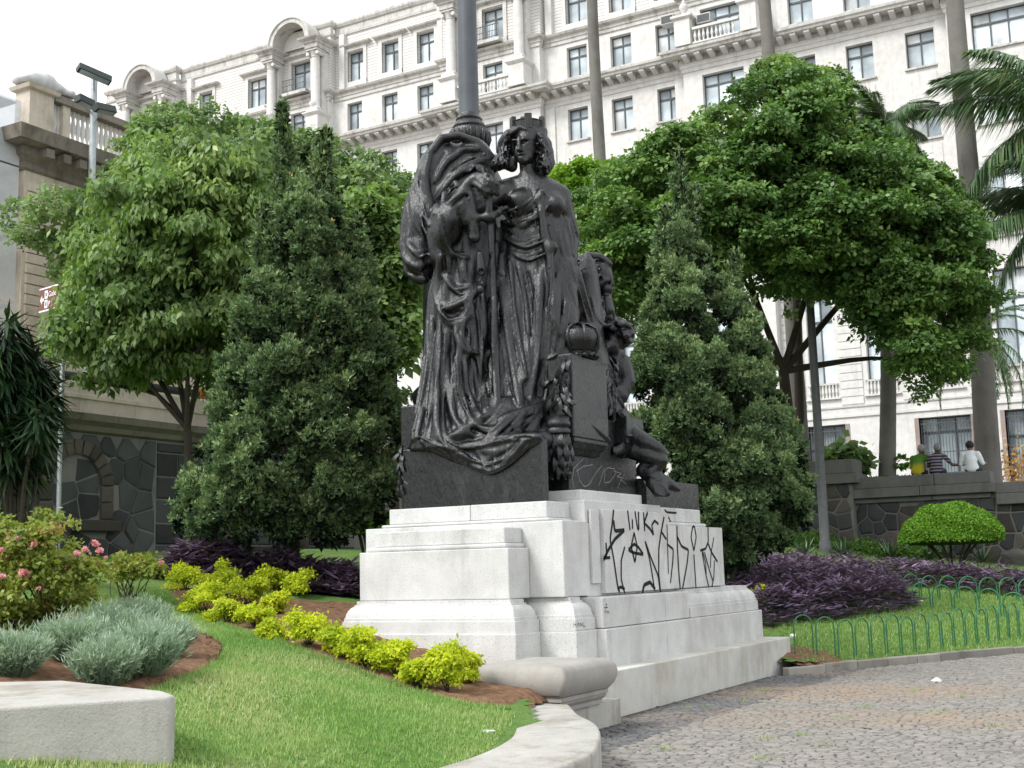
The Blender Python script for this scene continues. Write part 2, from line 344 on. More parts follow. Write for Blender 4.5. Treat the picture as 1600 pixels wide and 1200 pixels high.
# ================================================================ LOW CURVED WALL, CAP STONE, END BLOCK
M_render = M_stone('cement_render', (.44, .425, .39), .25, 45, (.45, .38, .3), .85, .9, streak=.5)
wi = smooth_line(W_IN, 40); wo = smooth_line(W_OUT, 40); L = []
for a, b in zip(wi, wo):
    d = (b-a)/np.linalg.norm(b-a)
    L.append([(a[0],a[1],-.1),(a[0],a[1],.34),(a[0]+d[0]*.02,a[1]+d[1]*.02,.362),(b[0]-d[0]*.03,b[1]-d[1]*.03,.365),(b[0]-d[0]*.008,b[1]-d[1]*.008,.355),(b[0],b[1],.33),(b[0],b[1],-.1)])
g = G(); g.loops(L, True, False)
cw = obj('curved_wall', g.mesh(), M_render); smooth_auto(cw, 50)
tag(cw, 'low curved cement wall edging the lawn, nearest the camera', 'wall')
M_grey = M_stone('grey_granite', (.34, .325, .3), .3, 110, (.5, .42, .36), .4, .35)
c = onZ(877, 1040, .72); x1, y0 = c[0], c[1]
t_ = thing('cap_stone', 'thick rounded grey cap stone at the end of the curved wall', 'stone', (x1-.45, y0+.5, 0))
X0, X1, Y0, Y1 = x1-.93, x1, y0, y0+1.12
prof = [(-.02, .40), (.0, .43), (.03, .47), (.055, .53), (.06, .58), (.05, .64), (.015, .69), (-.04, .715), (-.12, .72)]
o = obj('cap', G().rings(X0, X1, Y0, Y1, prof).mesh(), M_grey, t_); bevel(o, .05, 4); smooth_auto(o, 60)
o = obj('moulding', G().rings(X0+.08, X1-.08, Y0+.08, Y1-.08, [(-.06,.25),(0,.26),(0,.3),(.01,.31),(.03,.335),(.035,.36),(.05,.365),(.05,.405)]).mesh(), M_grey, t_)
obj('pier', G().box(X0+.1, X1-.11, Y0+.1, 12.49, -.1, .255).mesh(), M_render, t_)
poly = [(-6.75,4.1),(-5.62,5.66),(-5.66,5.74),(-5.95,5.93),(-7.34,6.34),(-8.8,5.6)]
o = obj('end_block', G().prism(poly, .2, .95).mesh(), M_render); bevel(o, .02, 3)
tag(o, 'squared cement wall end in the lower left corner', 'wall')
# -- kerb
kb = thing('kerb', 'low stone kerb between the paving and the right lawn', 'kerb', (-5.8, 18.5, 0))
M_kerb = M_stone('kerb_stone', (.30, .28, .25), .2, 70, (.35, .3, .25), .7, .5, vary=.3)
a = np.array([-5.86, 18.46]); b = np.array([5.2, 40.3]); dv = (b-a)/np.linalg.norm(b-a); nv = np.array([-dv[1], dv[0]]); s = 0.
while s < 18:
    ln = random.uniform(.45, .8); h = random.uniform(.1, .125); j = random.uniform(-.012, .012)
    p = [a+dv*(s+.006)+nv*(j), a+dv*(s+ln-.006)+nv*j]; p += [p[1]+nv*.14, p[0]+nv*.14]
    bevel(obj('kerb_stone', G().prism([tuple(q) for q in p], -.1, h).mesh(), M_kerb, kb), .015, 2); s += ln
# ================================================================ STONE PEDESTAL
M_gran = M_stone('granite', (.575, .575, .565), .5, 60, (.5, .48, .45), .5, .35, streak=.28)
M_ledge = M_stone('ledge_render', (.54, .535, .5), .15, 50, (.6, .5, .38), .65, .35, streak=.25)
led = obj('ledge', G().box(-10.2, -6.11, 12.5, 19.42, -.1, .5).mesh(), M_ledge); bevel(led, .015, 2)
tag(led, 'long pale rendered step running under the right side of the pedestal', 'step')
ped = thing('stone_pedestal', 'stepped light granite pedestal with black spray graffiti under the bronze statue', 'pedestal', (-8.13, 16, .5))
def pb(name, *a, bv=.012, mat=None): return bevel(obj(name, G().box(*a).mesh(), mat or M_gran, ped), bv, 2)
# plinth course, block by block (C the long body, B and A the front projections)
pb('plinth_block', -9.86, -6.40, 13.40, 15.2, .44, .935)
pb('plinth_block', -9.86, -6.40, 15.206, 19.0, .44, .935)
pb('plinth_block', -9.76, -6.52, 12.86, 13.395, .0, .938)
pb('plinth_block', -9.42, -6.98, 12.27, 12.855, .0, .941)
TOR = [(.15, .942), (.15, 1.075), (.135, 1.08), (.135, 1.115), (.125, 1.12), (.118, 1.165), (.1, 1.205), (.07, 1.24), (.045, 1.255), (.045, 1.27), (.025, 1.275), (.025, 1.315), (-.02, 1.318)]
def torus(x0, x1, y0, y1): return smooth_auto(obj('base_moulding', G().rings(x0, x1, y0, y1, TOR).mesh(), M_gran, ped), 35)
torus(-9.25, -7.15, 12.45, 12.71)
torus(-9.60, -6.69, 13.03, 13.24)
torus(-9.70, -6.60, 16.3, 18.82)
pb('base_block', -9.7, -6.45, 13.42, 15.3, .942, 1.30)
pb('base_block', -9.7, -6.45, 15.306, 16.13, .942, 1.298)
# dies
pb('die', -9.25, -7.15, 12.45, 12.94, 1.32, 1.90)
pb('die_cap', -9.17, -7.20, 12.48, 12.94, 1.902, 1.955, bv=.02)
pb('die_upper', -9.08, -7.24, 12.53, 12.94, 1.957, 2.14)
pb('die', -9.52, -6.70, 12.95, 13.6, 1.32, 2.205)
pb('die_cap', -9.3, -6.90, 12.98, 13.6, 2.207, 2.245, bv=.02)
pb('upper_course', -9.2, -8.0, 13.02, 13.7, 2.247, 2.44)
pb('upper_course', -7.995, -6.94, 13.02, 13.62, 2.247, 2.442)
pb('die', -9.6, -6.735, 13.605, 18.16, 1.302, 2.19)
pb('die', -9.6, -6.745, 13.63, 15.97, 2.192, 2.47)
pb('panel', -6.735, -6.665, 13.98, 16.045, 1.335, 2.36, bv=.006)
pb('panel', -6.735, -6.667, 16.047, 18.14, 1.335, 2.195, bv=.006)
pb('panel_frame', -6.735, -6.70, 13.70, 13.93, 1.46, 2.35, bv=.006)
pb('upper_course', -9.4, -6.83, 13.72, 15.55, 2.472, 2.6)
pb('upper_course', -9.4, -6.76, 15.975, 17.5, 2.255, 2.45)
pb('die_cap', -9.5, -6.745, 16.0, 17.68, 2.197, 2.253, bv=.02)
# -- writing: sprayed strokes on the panel, scratched strokes on bronze
def ribbon(g, P, wd, nrm, taper=True):
    P = smooth_line(P, max(6, len(P)*6)); n = Vector(nrm)
    for i in range(len(P)-1):
        a, b = Vector(P[i]), Vector(P[i+1]); d = (b-a)
        if d.length < 1e-6: continue
        w_ = n.cross(d.normalized())*wd*.5; e = d*.12; k = n*(.00015*(i % 2))
        g.add([a-e-w_+k, b+e-w_+k, b+e+w_+k, a-e+w_+k], [(0,1,2,3)])
M_spray = M_plain('black_spray', (.012, .012, .013), .75, spec=.2, nscale=60, amt=.5)
M_faint = M_plain('grey_scratch', (.32, .33, .34), .8, spec=.2, nscale=60, amt=.4)
def zp(z): return (880+z[0]*280/1527, 740+z[1]*220/1200)       # traced on the enlarged view of the panel
SPRAY = [([(430,310),(420,420),(400,560),(430,720),(465,960),(480,1010)], 1), ([(430,400),(440,490),(525,480),(440,560),(380,660),(345,735)], 1.2),
 ([(365,590),(372,690),(345,720),(400,715)], 1), ([(525,625),(495,740),(495,900),(525,1020)], .9), ([(465,985),(490,965),(525,985)], 1),
 ([(550,315),(570,480)], .9), ([(590,390),(592,470)], .9), ([(612,320),(635,470),(645,480),(642,325)], .9), ([(685,330),(695,490)], .9), ([(720,330),(690,420),(740,470),(770,520)], 1), ([(770,520),(755,440),(780,400),(812,430)], .9),
 ([(605,505),(580,620),(612,760),(632,620),(605,505)], .9), ([(605,600),(555,650),(600,675),(685,690),(640,625),(605,600)], 1),
 ([(700,580),(740,740),(775,960)], .9), ([(700,580),(750,720),(810,870),(828,1010)], .9), ([(675,1020),(690,950),(740,925),(785,985)], 1.3),
 ([(860,370),(835,500),(815,640),(815,860),(830,1010)], 1), ([(840,500),(880,560)], .9), ([(885,435),(890,600),(897,850)], .7), ([(885,600),(940,645),(935,750),(915,930)], .8),
 ([(970,445),(975,640),(985,820),(1000,1000)], .9), ([(975,540),(1010,620),(1070,650),(1055,780),(1015,1000)], .9),
 ([(1105,450),(1090,540),(1115,660),(1135,540),(1120,450),(1105,450)], .8), ([(1115,690),(1125,850),(1135,1000)], .8),
 ([(1235,455),(1238,580),(1215,640),(1170,655)], .9), ([(1285,545),(1262,670),(1255,800)], .6), ([(1238,600),(1265,670),(1315,750)], .9), ([(1185,670),(1215,850),(1250,1000)], .7), ([(1205,670),(1240,800),(1275,910)], .7), ([(1290,740),(1285,880),(1262,1000)], .7), ([(1190,660),(1215,760),(1220,860)], .7)]
for P, k in SPRAY:
    g = G(); ribbon(g, [onX(*zp(p), -6.6615) for p in P], .04*k, (1,0,0)); obj('graffiti', g.mesh(), M_spray, ped)
for P in ([(865,310),(885,330),(965,335)], [(880,385),(900,372),(920,425)]):
    g = G(); ribbon(g, [onX(*zp(p), -6.7575) for p in P], .03, (1,0,0)); obj('graffiti', g.mesh(), M_spray, ped)
def hz2(z): return (820+z[0]/4, 740+z[1]/4)
for P in ([(305,930),(306,960)],[(318,930),(319,960)],[(305,945),(319,944)],[(326,958),(333,930),(341,957)],[(346,957),(346,932),(357,955),(358,930)],[(364,930),(365,955),(378,953)]):
    g = G(); ribbon(g, [onX(*hz2(p), -6.538) for p in P], .008, (1,0,0)); obj('graffiti', g.mesh(), M_spray, ped)
for P in ([(505,820),(512,812),(508,845)],[(497,838),(518,836)],[(500,872),(507,850)],[(512,872),(520,858),(528,874)]):
    g = G(); ribbon(g, [onX(*hz2(p), -6.447) for p in P], .009, (1,0,0)); obj('graffiti', g.mesh(), M_spray, ped)
# ================================================================ SCULPTING: distance fields -> smooth meshes
A_AX = np.array([math.cos(YAW), math.sin(YAW), 0.]); B_AX = np.array([math.sin(YAW), -math.cos(YAW), 0.])
def surface_nets(F, vox):
    nx, ny, nz = F.shape; S = F < 0
    c = np.zeros((nx-1, ny-1, nz-1), np.uint8)
    offs = [(i, j, k) for i in (0,1) for j in (0,1) for k in (0,1)]
    for i, j, k in offs: c += S[i:nx-1+i, j:ny-1+j, k:nz-1+k]
    act = np.argwhere((c > 0) & (c < 8)); n = len(act)
    idx = -np.ones(c.shape, np.int32); idx[tuple(act.T)] = np.arange(n)
    vals = np.stack([F[act[:,0]+i, act[:,1]+j, act[:,2]+k] for i, j, k in offs], 1)
    acc = np.zeros((n, 3)); cnt = np.zeros(n); O = np.array(offs, float)
    for a in range(8):
        for b in range(a+1, 8):
            if np.abs(O[a]-O[b]).sum() != 1: continue
            va, vb = vals[:,a], vals[:,b]; m = (va < 0) != (vb < 0); t = va[m]/(va[m]-vb[m])
            acc[m] += O[a]+(O[b]-O[a])*t[:,None]; cnt[m] += 1
    V = (act+acc/np.maximum(cnt, 1)[:,None])*vox
    Q = []
    for ax in range(3):
        sl0 = [slice(None)]*3; sl1 = [slice(None)]*3; sl0[ax] = slice(0, -1); sl1[ax] = slice(1, None)
        s0, s1 = S[tuple(sl0)], S[tuple(sl1)]; e = np.argwhere(s0 != s1); b, d = [(1,2),(2,0),(0,1)][ax]
        e = e[(e[:,b] > 0) & (e[:,d] > 0) & (e[:,b] < F.shape[b]-1) & (e[:,d] < F.shape[d]-1)]
        def cell(db, dd):
            p = e.copy(); p[:,b] += db; p[:,d] += dd; return idx[tuple(p.T)]
        q = np.stack([cell(-1,-1), cell(0,-1), cell(0,0), cell(-1,0)], 1)
        fl = s0[tuple(e.T)]; q[~fl] = q[~fl][:, ::-1]; Q.append(q)
    Q = np.concatenate(Q); return V, Q[(Q >= 0).all(1)]
class Field:
    """a block of clay; local axes a (right), b (towards the viewer's side), z"""
    def __init__(s, O, lo, hi, vox, A=A_AX, B=B_AX):
        s.O = np.array(O, float); s.lo = np.array(lo, float); s.vox = vox; s.A = A; s.B = B
        s.n = np.ceil((np.array(hi)-s.lo)/vox).astype(int)+1; s.F = np.full(tuple(s.n), .4, np.float32)
        s.ax = [(s.lo[k]+np.arange(s.n[k])*vox).astype(np.float32) for k in range(3)]
    def loc(s, x, y, b):                       # sight line (x,y) met with the plane at depth b
        d = ray(x, y); t = (b-(_C-s.O) @ s.B)/(d @ s.B); p = _C+d*t-s.O; return np.array([p @ s.A, b, p[2]])
    def world(s, L): L = np.atleast_2d(L); return s.O+L[:,:1]*s.A+L[:,1:2]*s.B+np.c_[np.zeros((len(L),2)), L[:,2]]
    def sub(s, lo, hi):
        i0 = np.clip(np.floor((lo-s.lo)/s.vox).astype(int), 0, s.n); i1 = np.clip(np.ceil((hi-s.lo)/s.vox).astype(int)+1, 0, s.n)
        sl = tuple(slice(a, b) for a, b in zip(i0, i1)); g = [s.ax[k][sl[k]] for k in range(3)]
        return sl, g[0][:,None,None], g[1][None,:,None], g[2][None,None,:]
    def put(s, sl, d, k, cut):
        f = s.F[sl]
        if f.size == 0: return
        if cut: d = -d; h = np.maximum(k-np.abs(f-d), 0)/k; s.F[sl] = np.maximum(f, d)+h*h*k*.25
        else: h = np.maximum(k-np.abs(f-d), 0)/k; s.F[sl] = np.minimum(f, d)-h*h*k*.25
    def cap(s, P, k=.05, cut=False):           # chain of (a,b,z,r), one solid
        P = np.array(P, float); m = P[:,3].max()+k+.04; lo = P[:,:3].min(0)-m; hi = P[:,:3].max(0)+m
        SL, X0, Y0, Z0 = s.sub(lo, hi); D = np.full(tuple(x.stop-x.start for x in SL), 1., np.float32)
        if D.size == 0: return
        base = np.array([x.start for x in SL])
        for p, q in zip(P[:-1], P[1:]):
            sl, X, Y, Z = s.sub(np.minimum(p[:3], q[:3])-m, np.maximum(p[:3], q[:3])+m)
            e = q[:3]-p[:3]; L = max(e @ e, 1e-9); t = np.clip(((X-p[0])*e[0]+(Y-p[1])*e[1]+(Z-p[2])*e[2])/L, 0, 1)
            d = np.sqrt((X-p[0]-t*e[0])**2+(Y-p[1]-t*e[1])**2+(Z-p[2]-t*e[2])**2)-(p[3]+(q[3]-p[3])*t)
            rs = tuple(slice(x.start-o, x.stop-o) for x, o in zip(sl, base))
            if D[rs].shape == d.shape: D[rs] = np.minimum(D[rs], d)
        s.put(SL, D, k, cut)
    def ell(s, c, r, k=.06, cut=False, rot=0):
        c = np.array(c, float); r = np.array(r, float); m = r.max()+k+.03; sl, X, Y, Z = s.sub(c-m, c+m); X = X-c[0]; Y = Y-c[1]; Z = Z-c[2]
        if rot: cr, sr = math.cos(rot), math.sin(rot); X, Z = X*cr+Z*sr, -X*sr+Z*cr
        k0 = np.sqrt((X/r[0])**2+(Y/r[1])**2+(Z/r[2])**2); k1 = np.sqrt((X/r[0]**2)**2+(Y/r[1]**2)**2+(Z/r[2]**2)**2)+1e-6
        s.put(sl, k0*(k0-1)/k1, k, cut)
    def stack(s, rows, k=.08, folds=None):     # rows (px y, left px, right px, half depth, b centre), top to bottom
        T = []
        for y, xl, xr, h, b in rows:
            l = s.loc(xl, y, b); r = s.loc(xr, y, b); T.append((l[2]*.5+r[2]*.5, (l[0]+r[0])/2, (r[0]-l[0])/2, h, b))
        T = np.array(sorted(T)); z0, z1 = T[0,0], T[-1,0]
        m = .15; lo = np.array([(T[:,1]-T[:,2]).min()-m, (T[:,4]-T[:,3]).min()-m, z0-m]); hi = np.array([(T[:,1]+T[:,2]).max()+m, (T[:,4]+T[:,3]).max()+m, z1+m])
        sl, X, Y, Z = s.sub(lo, hi); zz = Z.ravel(); f = [np.interp(zz, T[:,0], T[:,i])[None,None,:] for i in range(1, 5)]
        u = (X-f[0])/f[1]; v = (Y-f[3])/f[2]; rad = np.sqrt(u*u+v*v)+1e-6; d = (rad-1)*np.minimum(f[1], f[2])*.9
        if folds is not None: d = d+folds(np.arctan2(u, v), Z, np.clip((z1-Z)/(z1-z0), 0, 1))
        d = np.maximum(d, np.maximum(z0-Z, Z-z1)); s.put(sl, d, k, False)
    def surf(s, x, y):                         # first surface point met along a sight line
        d = ray(x, y); d = d/np.linalg.norm(d); o = _C-s.O; D = np.array([d @ s.A, d @ s.B, d[2]]); o = np.array([o @ s.A, o @ s.B, o[2]])
        t0 = (s.lo[1]+(s.n[1]-1)*s.vox-o[1])/D[1]; t = t0+np.arange(0, 4.0, s.vox*.5); P = o+D*t[:,None]
        I = np.round((P-s.lo)/s.vox).astype(int); ok = ((I >= 0) & (I < s.n)).all(1)
        f = np.full(len(t), .4); f[ok] = s.F[tuple(I[ok].T)]; h = np.argmax(f < 0)
        return P[h] if (f < 0).any() else None
    def stroke(s, pts, r, h=.5, k=.03, cut=False, sub=5):
        """draw a fold along sight-line points: it follows whatever surface is there"""
        pts = np.array(pts, float); u = np.linspace(0, len(pts)-1, (len(pts)-1)*sub+1); Q = np.stack([np.interp(u, np.arange(len(pts)), pts[:,i]) for i in (0,1)], -1)
        for _ in range(2): Q[1:-1] = .25*Q[:-2]+.5*Q[1:-1]+.25*Q[2:]
        P = [s.surf(*q) for q in Q]; P = [p for p in P if p is not None]
        if len(P) < 2: return
        P = np.array(P)
        for _ in range(8): P[1:-1,1] = .25*P[:-2,1]+.5*P[1:-1,1]+.25*P[2:,1]
        n = len(P); rr = r*np.clip(np.minimum(np.arange(n)+1.5, n-np.arange(n)+.5)/3., .45, 1)
        P[:,1] -= rr*(1-2*h) if not cut else -rr*.45
        s.cap(np.c_[P, rr], k, cut)
    def mesh(s, name, rough=0.):
        s.F[0] = s.F[-1] = .1; s.F[:,0] = s.F[:,-1] = .1; s.F[:,:,0] = s.F[:,:,-1] = .1
        V, Q = surface_nets(s.F, s.vox); V = V+s.lo
        return np_mesh(name, s.world(V), Q, True)
def M_bronze_():
    m, t, out = nodes('bronze'); co = coord(t)
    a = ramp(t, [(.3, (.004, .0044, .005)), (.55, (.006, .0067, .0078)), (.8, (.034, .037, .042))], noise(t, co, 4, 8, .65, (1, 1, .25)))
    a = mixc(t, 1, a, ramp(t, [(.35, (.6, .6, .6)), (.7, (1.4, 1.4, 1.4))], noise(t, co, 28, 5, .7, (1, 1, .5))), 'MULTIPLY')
    rg = ramp(t, [(.3, (.16,)*3), (.7, (.33,)*3)], noise(t, co, 6, 5))
    nb = bump(t, noise(t, co, 20, 7, .65, (1, 1, .3)), .45, .04); nb = bump(t, noise(t, co, 80, 4), .15, .01, nb)
    principled(t, out, a, rg, nb, .0, .5); return m
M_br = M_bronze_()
stat = thing('bronze_statue', 'dark bronze statue of a standing crowned woman in robes leaning on a sword', 'statue', (-8.0, 14.2, 2.44))
def bb(name, *a, bv=.015): return bevel(obj(name, G().box(*a).mesh(), M_br, stat), bv, 2)
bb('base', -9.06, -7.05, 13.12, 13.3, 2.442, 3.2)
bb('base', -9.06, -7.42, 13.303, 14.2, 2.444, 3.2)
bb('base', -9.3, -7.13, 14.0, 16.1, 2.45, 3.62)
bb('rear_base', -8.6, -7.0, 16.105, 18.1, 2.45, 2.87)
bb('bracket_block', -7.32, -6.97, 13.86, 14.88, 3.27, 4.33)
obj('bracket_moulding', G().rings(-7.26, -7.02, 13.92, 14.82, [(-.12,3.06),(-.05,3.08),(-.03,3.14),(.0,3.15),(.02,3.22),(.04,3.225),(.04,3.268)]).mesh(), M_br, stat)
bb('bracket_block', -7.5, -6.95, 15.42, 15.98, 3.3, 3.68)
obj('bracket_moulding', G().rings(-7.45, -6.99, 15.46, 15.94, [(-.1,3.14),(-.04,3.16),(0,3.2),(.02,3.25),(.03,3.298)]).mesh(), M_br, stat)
# column behind the figure and the tall pole it carries
pc = onY(738, 420, 15.35); px_, py_ = pc[0], 15.35
lp = thing('pole', 'tall dark metal pole on a round bronze column rising behind the statue', 'pole', (px_, py_, 3.6))
prof = [(.62,3.5),(.62,4.05)]
bevel(obj('column_base', G().box(px_-.8, px_+.75, py_-.75, py_+.75, 2.45, 4.0).mesh(), M_br, lp), .02, 2)
o = obj('column', G().lathe((px_, py_, 0), [(.84,4.0),(.9,4.06),(.92,4.14),(.9,4.22),(.84,4.28),(.77,4.3),(.77,4.34),(.75,4.4),(.74,5.2),(.72,6.3),(.6,7.1),(.42,7.5),(.3,7.68),(.24,7.8)], 40).mesh(), M_br, lp); smooth_auto(o, 40)
o = obj('collar', G().lathe((px_, py_, 0), [(.15,7.8),(.24,7.86),(.28,7.94),(.305,8.03),(.31,8.1),(.29,8.16),(.24,8.19),(.25,8.22),(.23,8.27),(.19,8.31),(.2,8.34),(.165,8.38),(.155,8.42)], 32).mesh(), M_br, lp); smooth_auto(o, 40)
for i in range(20):
    a = i*math.pi/10; g = G(); g.tube([(px_+math.cos(a)*r_, py_+math.sin(a)*r_, z) for r_, z in [(.2,7.85),(.27,7.93),(.305,8.03),(.31,8.12)]], [.02,.035,.035,.015], 6); smooth_auto(obj('leaf_ornament', g.mesh(), M_br, lp), 60)
M_pole = M_plain('pole_paint', (.075, .085, .1), .5, spec=.4, nscale=3, amt=.15, bump_s=.05)
o = obj('shaft', G().lathe((px_, py_, 0), [(.152,8.42),(.148,9.5),(.135,13),(.12,17)], 24).mesh(), M_pole, lp); smooth_auto(o, 40)
# ---------------------------------------------------------------- the woman
W = Field((-7.95, 14.15, 3.2), (-1.75, -1.05, -.42), (1.15, 1.55, 4.6), .0165)
L = W.loc
def ch(*P): return [tuple(L(x, y, b))+(r,) for x, y, b, r in P]
def fold_cloak(ph, z, t): return (.075*(.55-np.abs(np.sin(ph*4.5+z*.5+np.sin(z*2.1)*.35)))+.04*(.5-np.abs(np.sin(ph*8.3-z*.9+1+np.sin(z*1.3)))))*np.clip(t*1.6, .3, 1)
def fold_skirt(ph, z, t): return (.07*(.55-np.abs(np.sin(ph*4+np.sin(z*1.2)*.5+.5)))+.03*(.5-np.abs(np.sin(ph*9.5+z*.6))))*np.clip(t*1.5, .15, 1)
W.stack([(345,785,890,.26,0),(380,778,893,.28,0),(430,768,897,.33,0),(480,764,903,.38,0),(540,756,893,.42,.03),(600,748,872,.48,.06),(632,744,866,.52,.08),(668,742,862,.52,.08)], .06, fold_skirt)
W.stack([(330,684,772,.2,.08),(400,684,775,.26,.08),(460,672,772,.3,.08),(520,668,766,.33,.1),(580,664,760,.37,.13),(640,655,754,.44,.2),(680,648,762,.48,.28),(702,644,770,.46,.34)], .07, fold_cloak)
# skirt spreading over the base to the right and the drape over its front edge
W.stack([(628,735,862,.45,.2),(655,700,864,.52,.3),(684,650,850,.5,.4),(702,648,820,.42,.42)], .08, fold_cloak)
W.cap(ch((672,698,.7,.06),(715,706,.8,.07),(765,708,.82,.06),(810,694,.82,.05),(838,686,.8,.03)), .08)
W.cap(ch((730,712,.82,.05),(765,728,.83,.04),(800,706,.83,.045)), .06)
# torso
W.ell(L(836, 322, 0), (.42, .25, .40), .06); W.ell(L(840, 385, .0), (.41, .27, .45), .08)
W.ell(L(812, 314, .2), (.15, .13, .15), .07); W.ell(L(866, 320, .17), (.15, .13, .15), .07)
W.cap(ch((786,296,0,.13),(830,284,.0,.14),(878,304,-.03,.12)), .1)
W.cap(ch((828,292,.02,.12),(824,268,.03,.1),(822,248,.03,.1)), .05)
W.cap(ch((880,315,-.05,.115),(893,365,-.1,.105),(891,425,-.12,.09)), .05)
# cloak billowing up on the left
W.ell(L(700, 290, -.22), (.44, .3, .62), .06, rot=.12); W.ell(L(662, 350, -.15), (.3, .28, .52), .1); W.ell(L(655, 408, -.05), (.2, .26, .32), .1); W.ell(L(740, 262, -.25), (.3, .22, .42), .08)
W.ell(L(714, 280, .3), (.42, .24, .56), .16, True, rot=.25)
for P, r in [([(768,246,-.15),(745,222,-.12),(716,212,-.08),(690,216,-.03),(672,238,.02),(664,275,.05),(668,310,.06),(678,335,.08)], .055),
             ([(660,262,-.1),(646,300,-.08),(634,345,-.05),(630,385,-.02),(640,425,.02)], .06), ([(652,330,.03),(640,370,.06),(646,410,.1),(664,435,.12)], .05)]:
    W.cap([tuple(L(x, y, b))+(r,) for x, y, b in P], .06)
# raised arm, sleeve, hand on the hilt
W.cap(ch((790,300,.08,.14),(745,325,.25,.13),(705,340,.42,.12)), .07)
W.cap(ch((703,342,.42,.14),(716,312,.47,.1),(732,287,.5,.072),(746,278,.52,.07)), .04)
W.ell(L(700, 352, .36), (.2, .2, .3), .08, rot=-.2); W.cap(ch((690,330,.35,.13),(683,365,.3,.14),(690,400,.25,.16)), .08)
W.ell(L(712, 372, .62), (.11, .18, .24), .05, True, rot=-.1)
W.cap(ch((742,281,.52,.085),(758,281,.54,.085)), .03)
for x0, y0, x1, y1, x2, y2 in [(752,276,764,283,766,300),(759,275,771,284,772,301),(764,277,776,287,777,303),(748,281,757,290,758,306)]:
    W.cap(ch((x0,y0,.58,.045),(x1,y1,.63,.042),(x2,y2,.6,.036)), .012)
W.cap(ch((742,286,.56,.045),(752,294,.62,.038),(760,300,.63,.034)), .012)
W.cap(ch((764,300,.55,.05),(764,330,.52,.05)), .02)
W.cap(ch((748,340,.5,.045),(778,334,.46,.045)), .03); W.ell(L(763, 340, .5), (.1, .07, .07), .03)
W.cap(ch((766,345,.46,.045),(771,450,.42,.042),(776,560,.42,.035),(780,640,.46,.025)), .03)
W.cap(ch((735,305,.5,.07),(738,340,.48,.075),(742,372,.45,.07)), .05); W.cap(ch((722,300,.48,.05),(728,345,.46,.06)), .05)
W.cap(ch((750,398,.46,.05),(752,424,.46,.062)), .02); W.cap(ch((752,424,.5,.03),(752,428,.54,.03)), .01, True)
# sash and overdress ends
W.cap(ch((846,300,.27,.05),(850,360,.3,.05),(858,392,.33,.06)), .05); W.ell(L(860, 386, .32), (.1, .08, .09), .03)
W.cap(ch((858,392,.34,.05),(862,450,.38,.055),(866,500,.42,.06),(872,520,.42,.04)), .04)
W.cap(ch((885,405,.05,.1),(898,450,-.12,.13),(908,500,-.3,.16),(912,550,-.42,.2)), .08); W.cap(ch((880,420,.15,.12),(884,500,.2,.16),(880,560,.25,.18)), .1)
# cloth lying on the top of the base and hanging over its front edge
def wl(p): p = np.array(p, float)-W.O; return (p @ W.A, p @ W.B, p[2])
for yy, zz, rr in [(13.85,3.27,.13),(13.6,3.24,.1),(13.4,3.22,.085),(13.24,3.215,.07)]:
    W.cap([wl((x, yy+.03*math.sin(x*7), zz+.02*math.sin(x*9)))+(rr*(1+.25*math.sin(x*11+yy*5)),) for x in np.linspace(-8.85, -7.25, 12)], .08)
HEM = [(668,696),(684,706),(704,716),(730,724),(752,734),(766,739),(784,730),(800,717),(818,702),(838,688)]
W.cap([wl(onY(x, y, 13.115))+(.035,) for x, y in HEM], .04)
for k in range(1, 5): W.cap([wl(onY(x+(3 if k % 2 else -3), y*(1-k*.2)+(690-.06*(x-690))*k*.2, 13.13))+(.04+.008*(k % 2),) for x, y in HEM], .05)
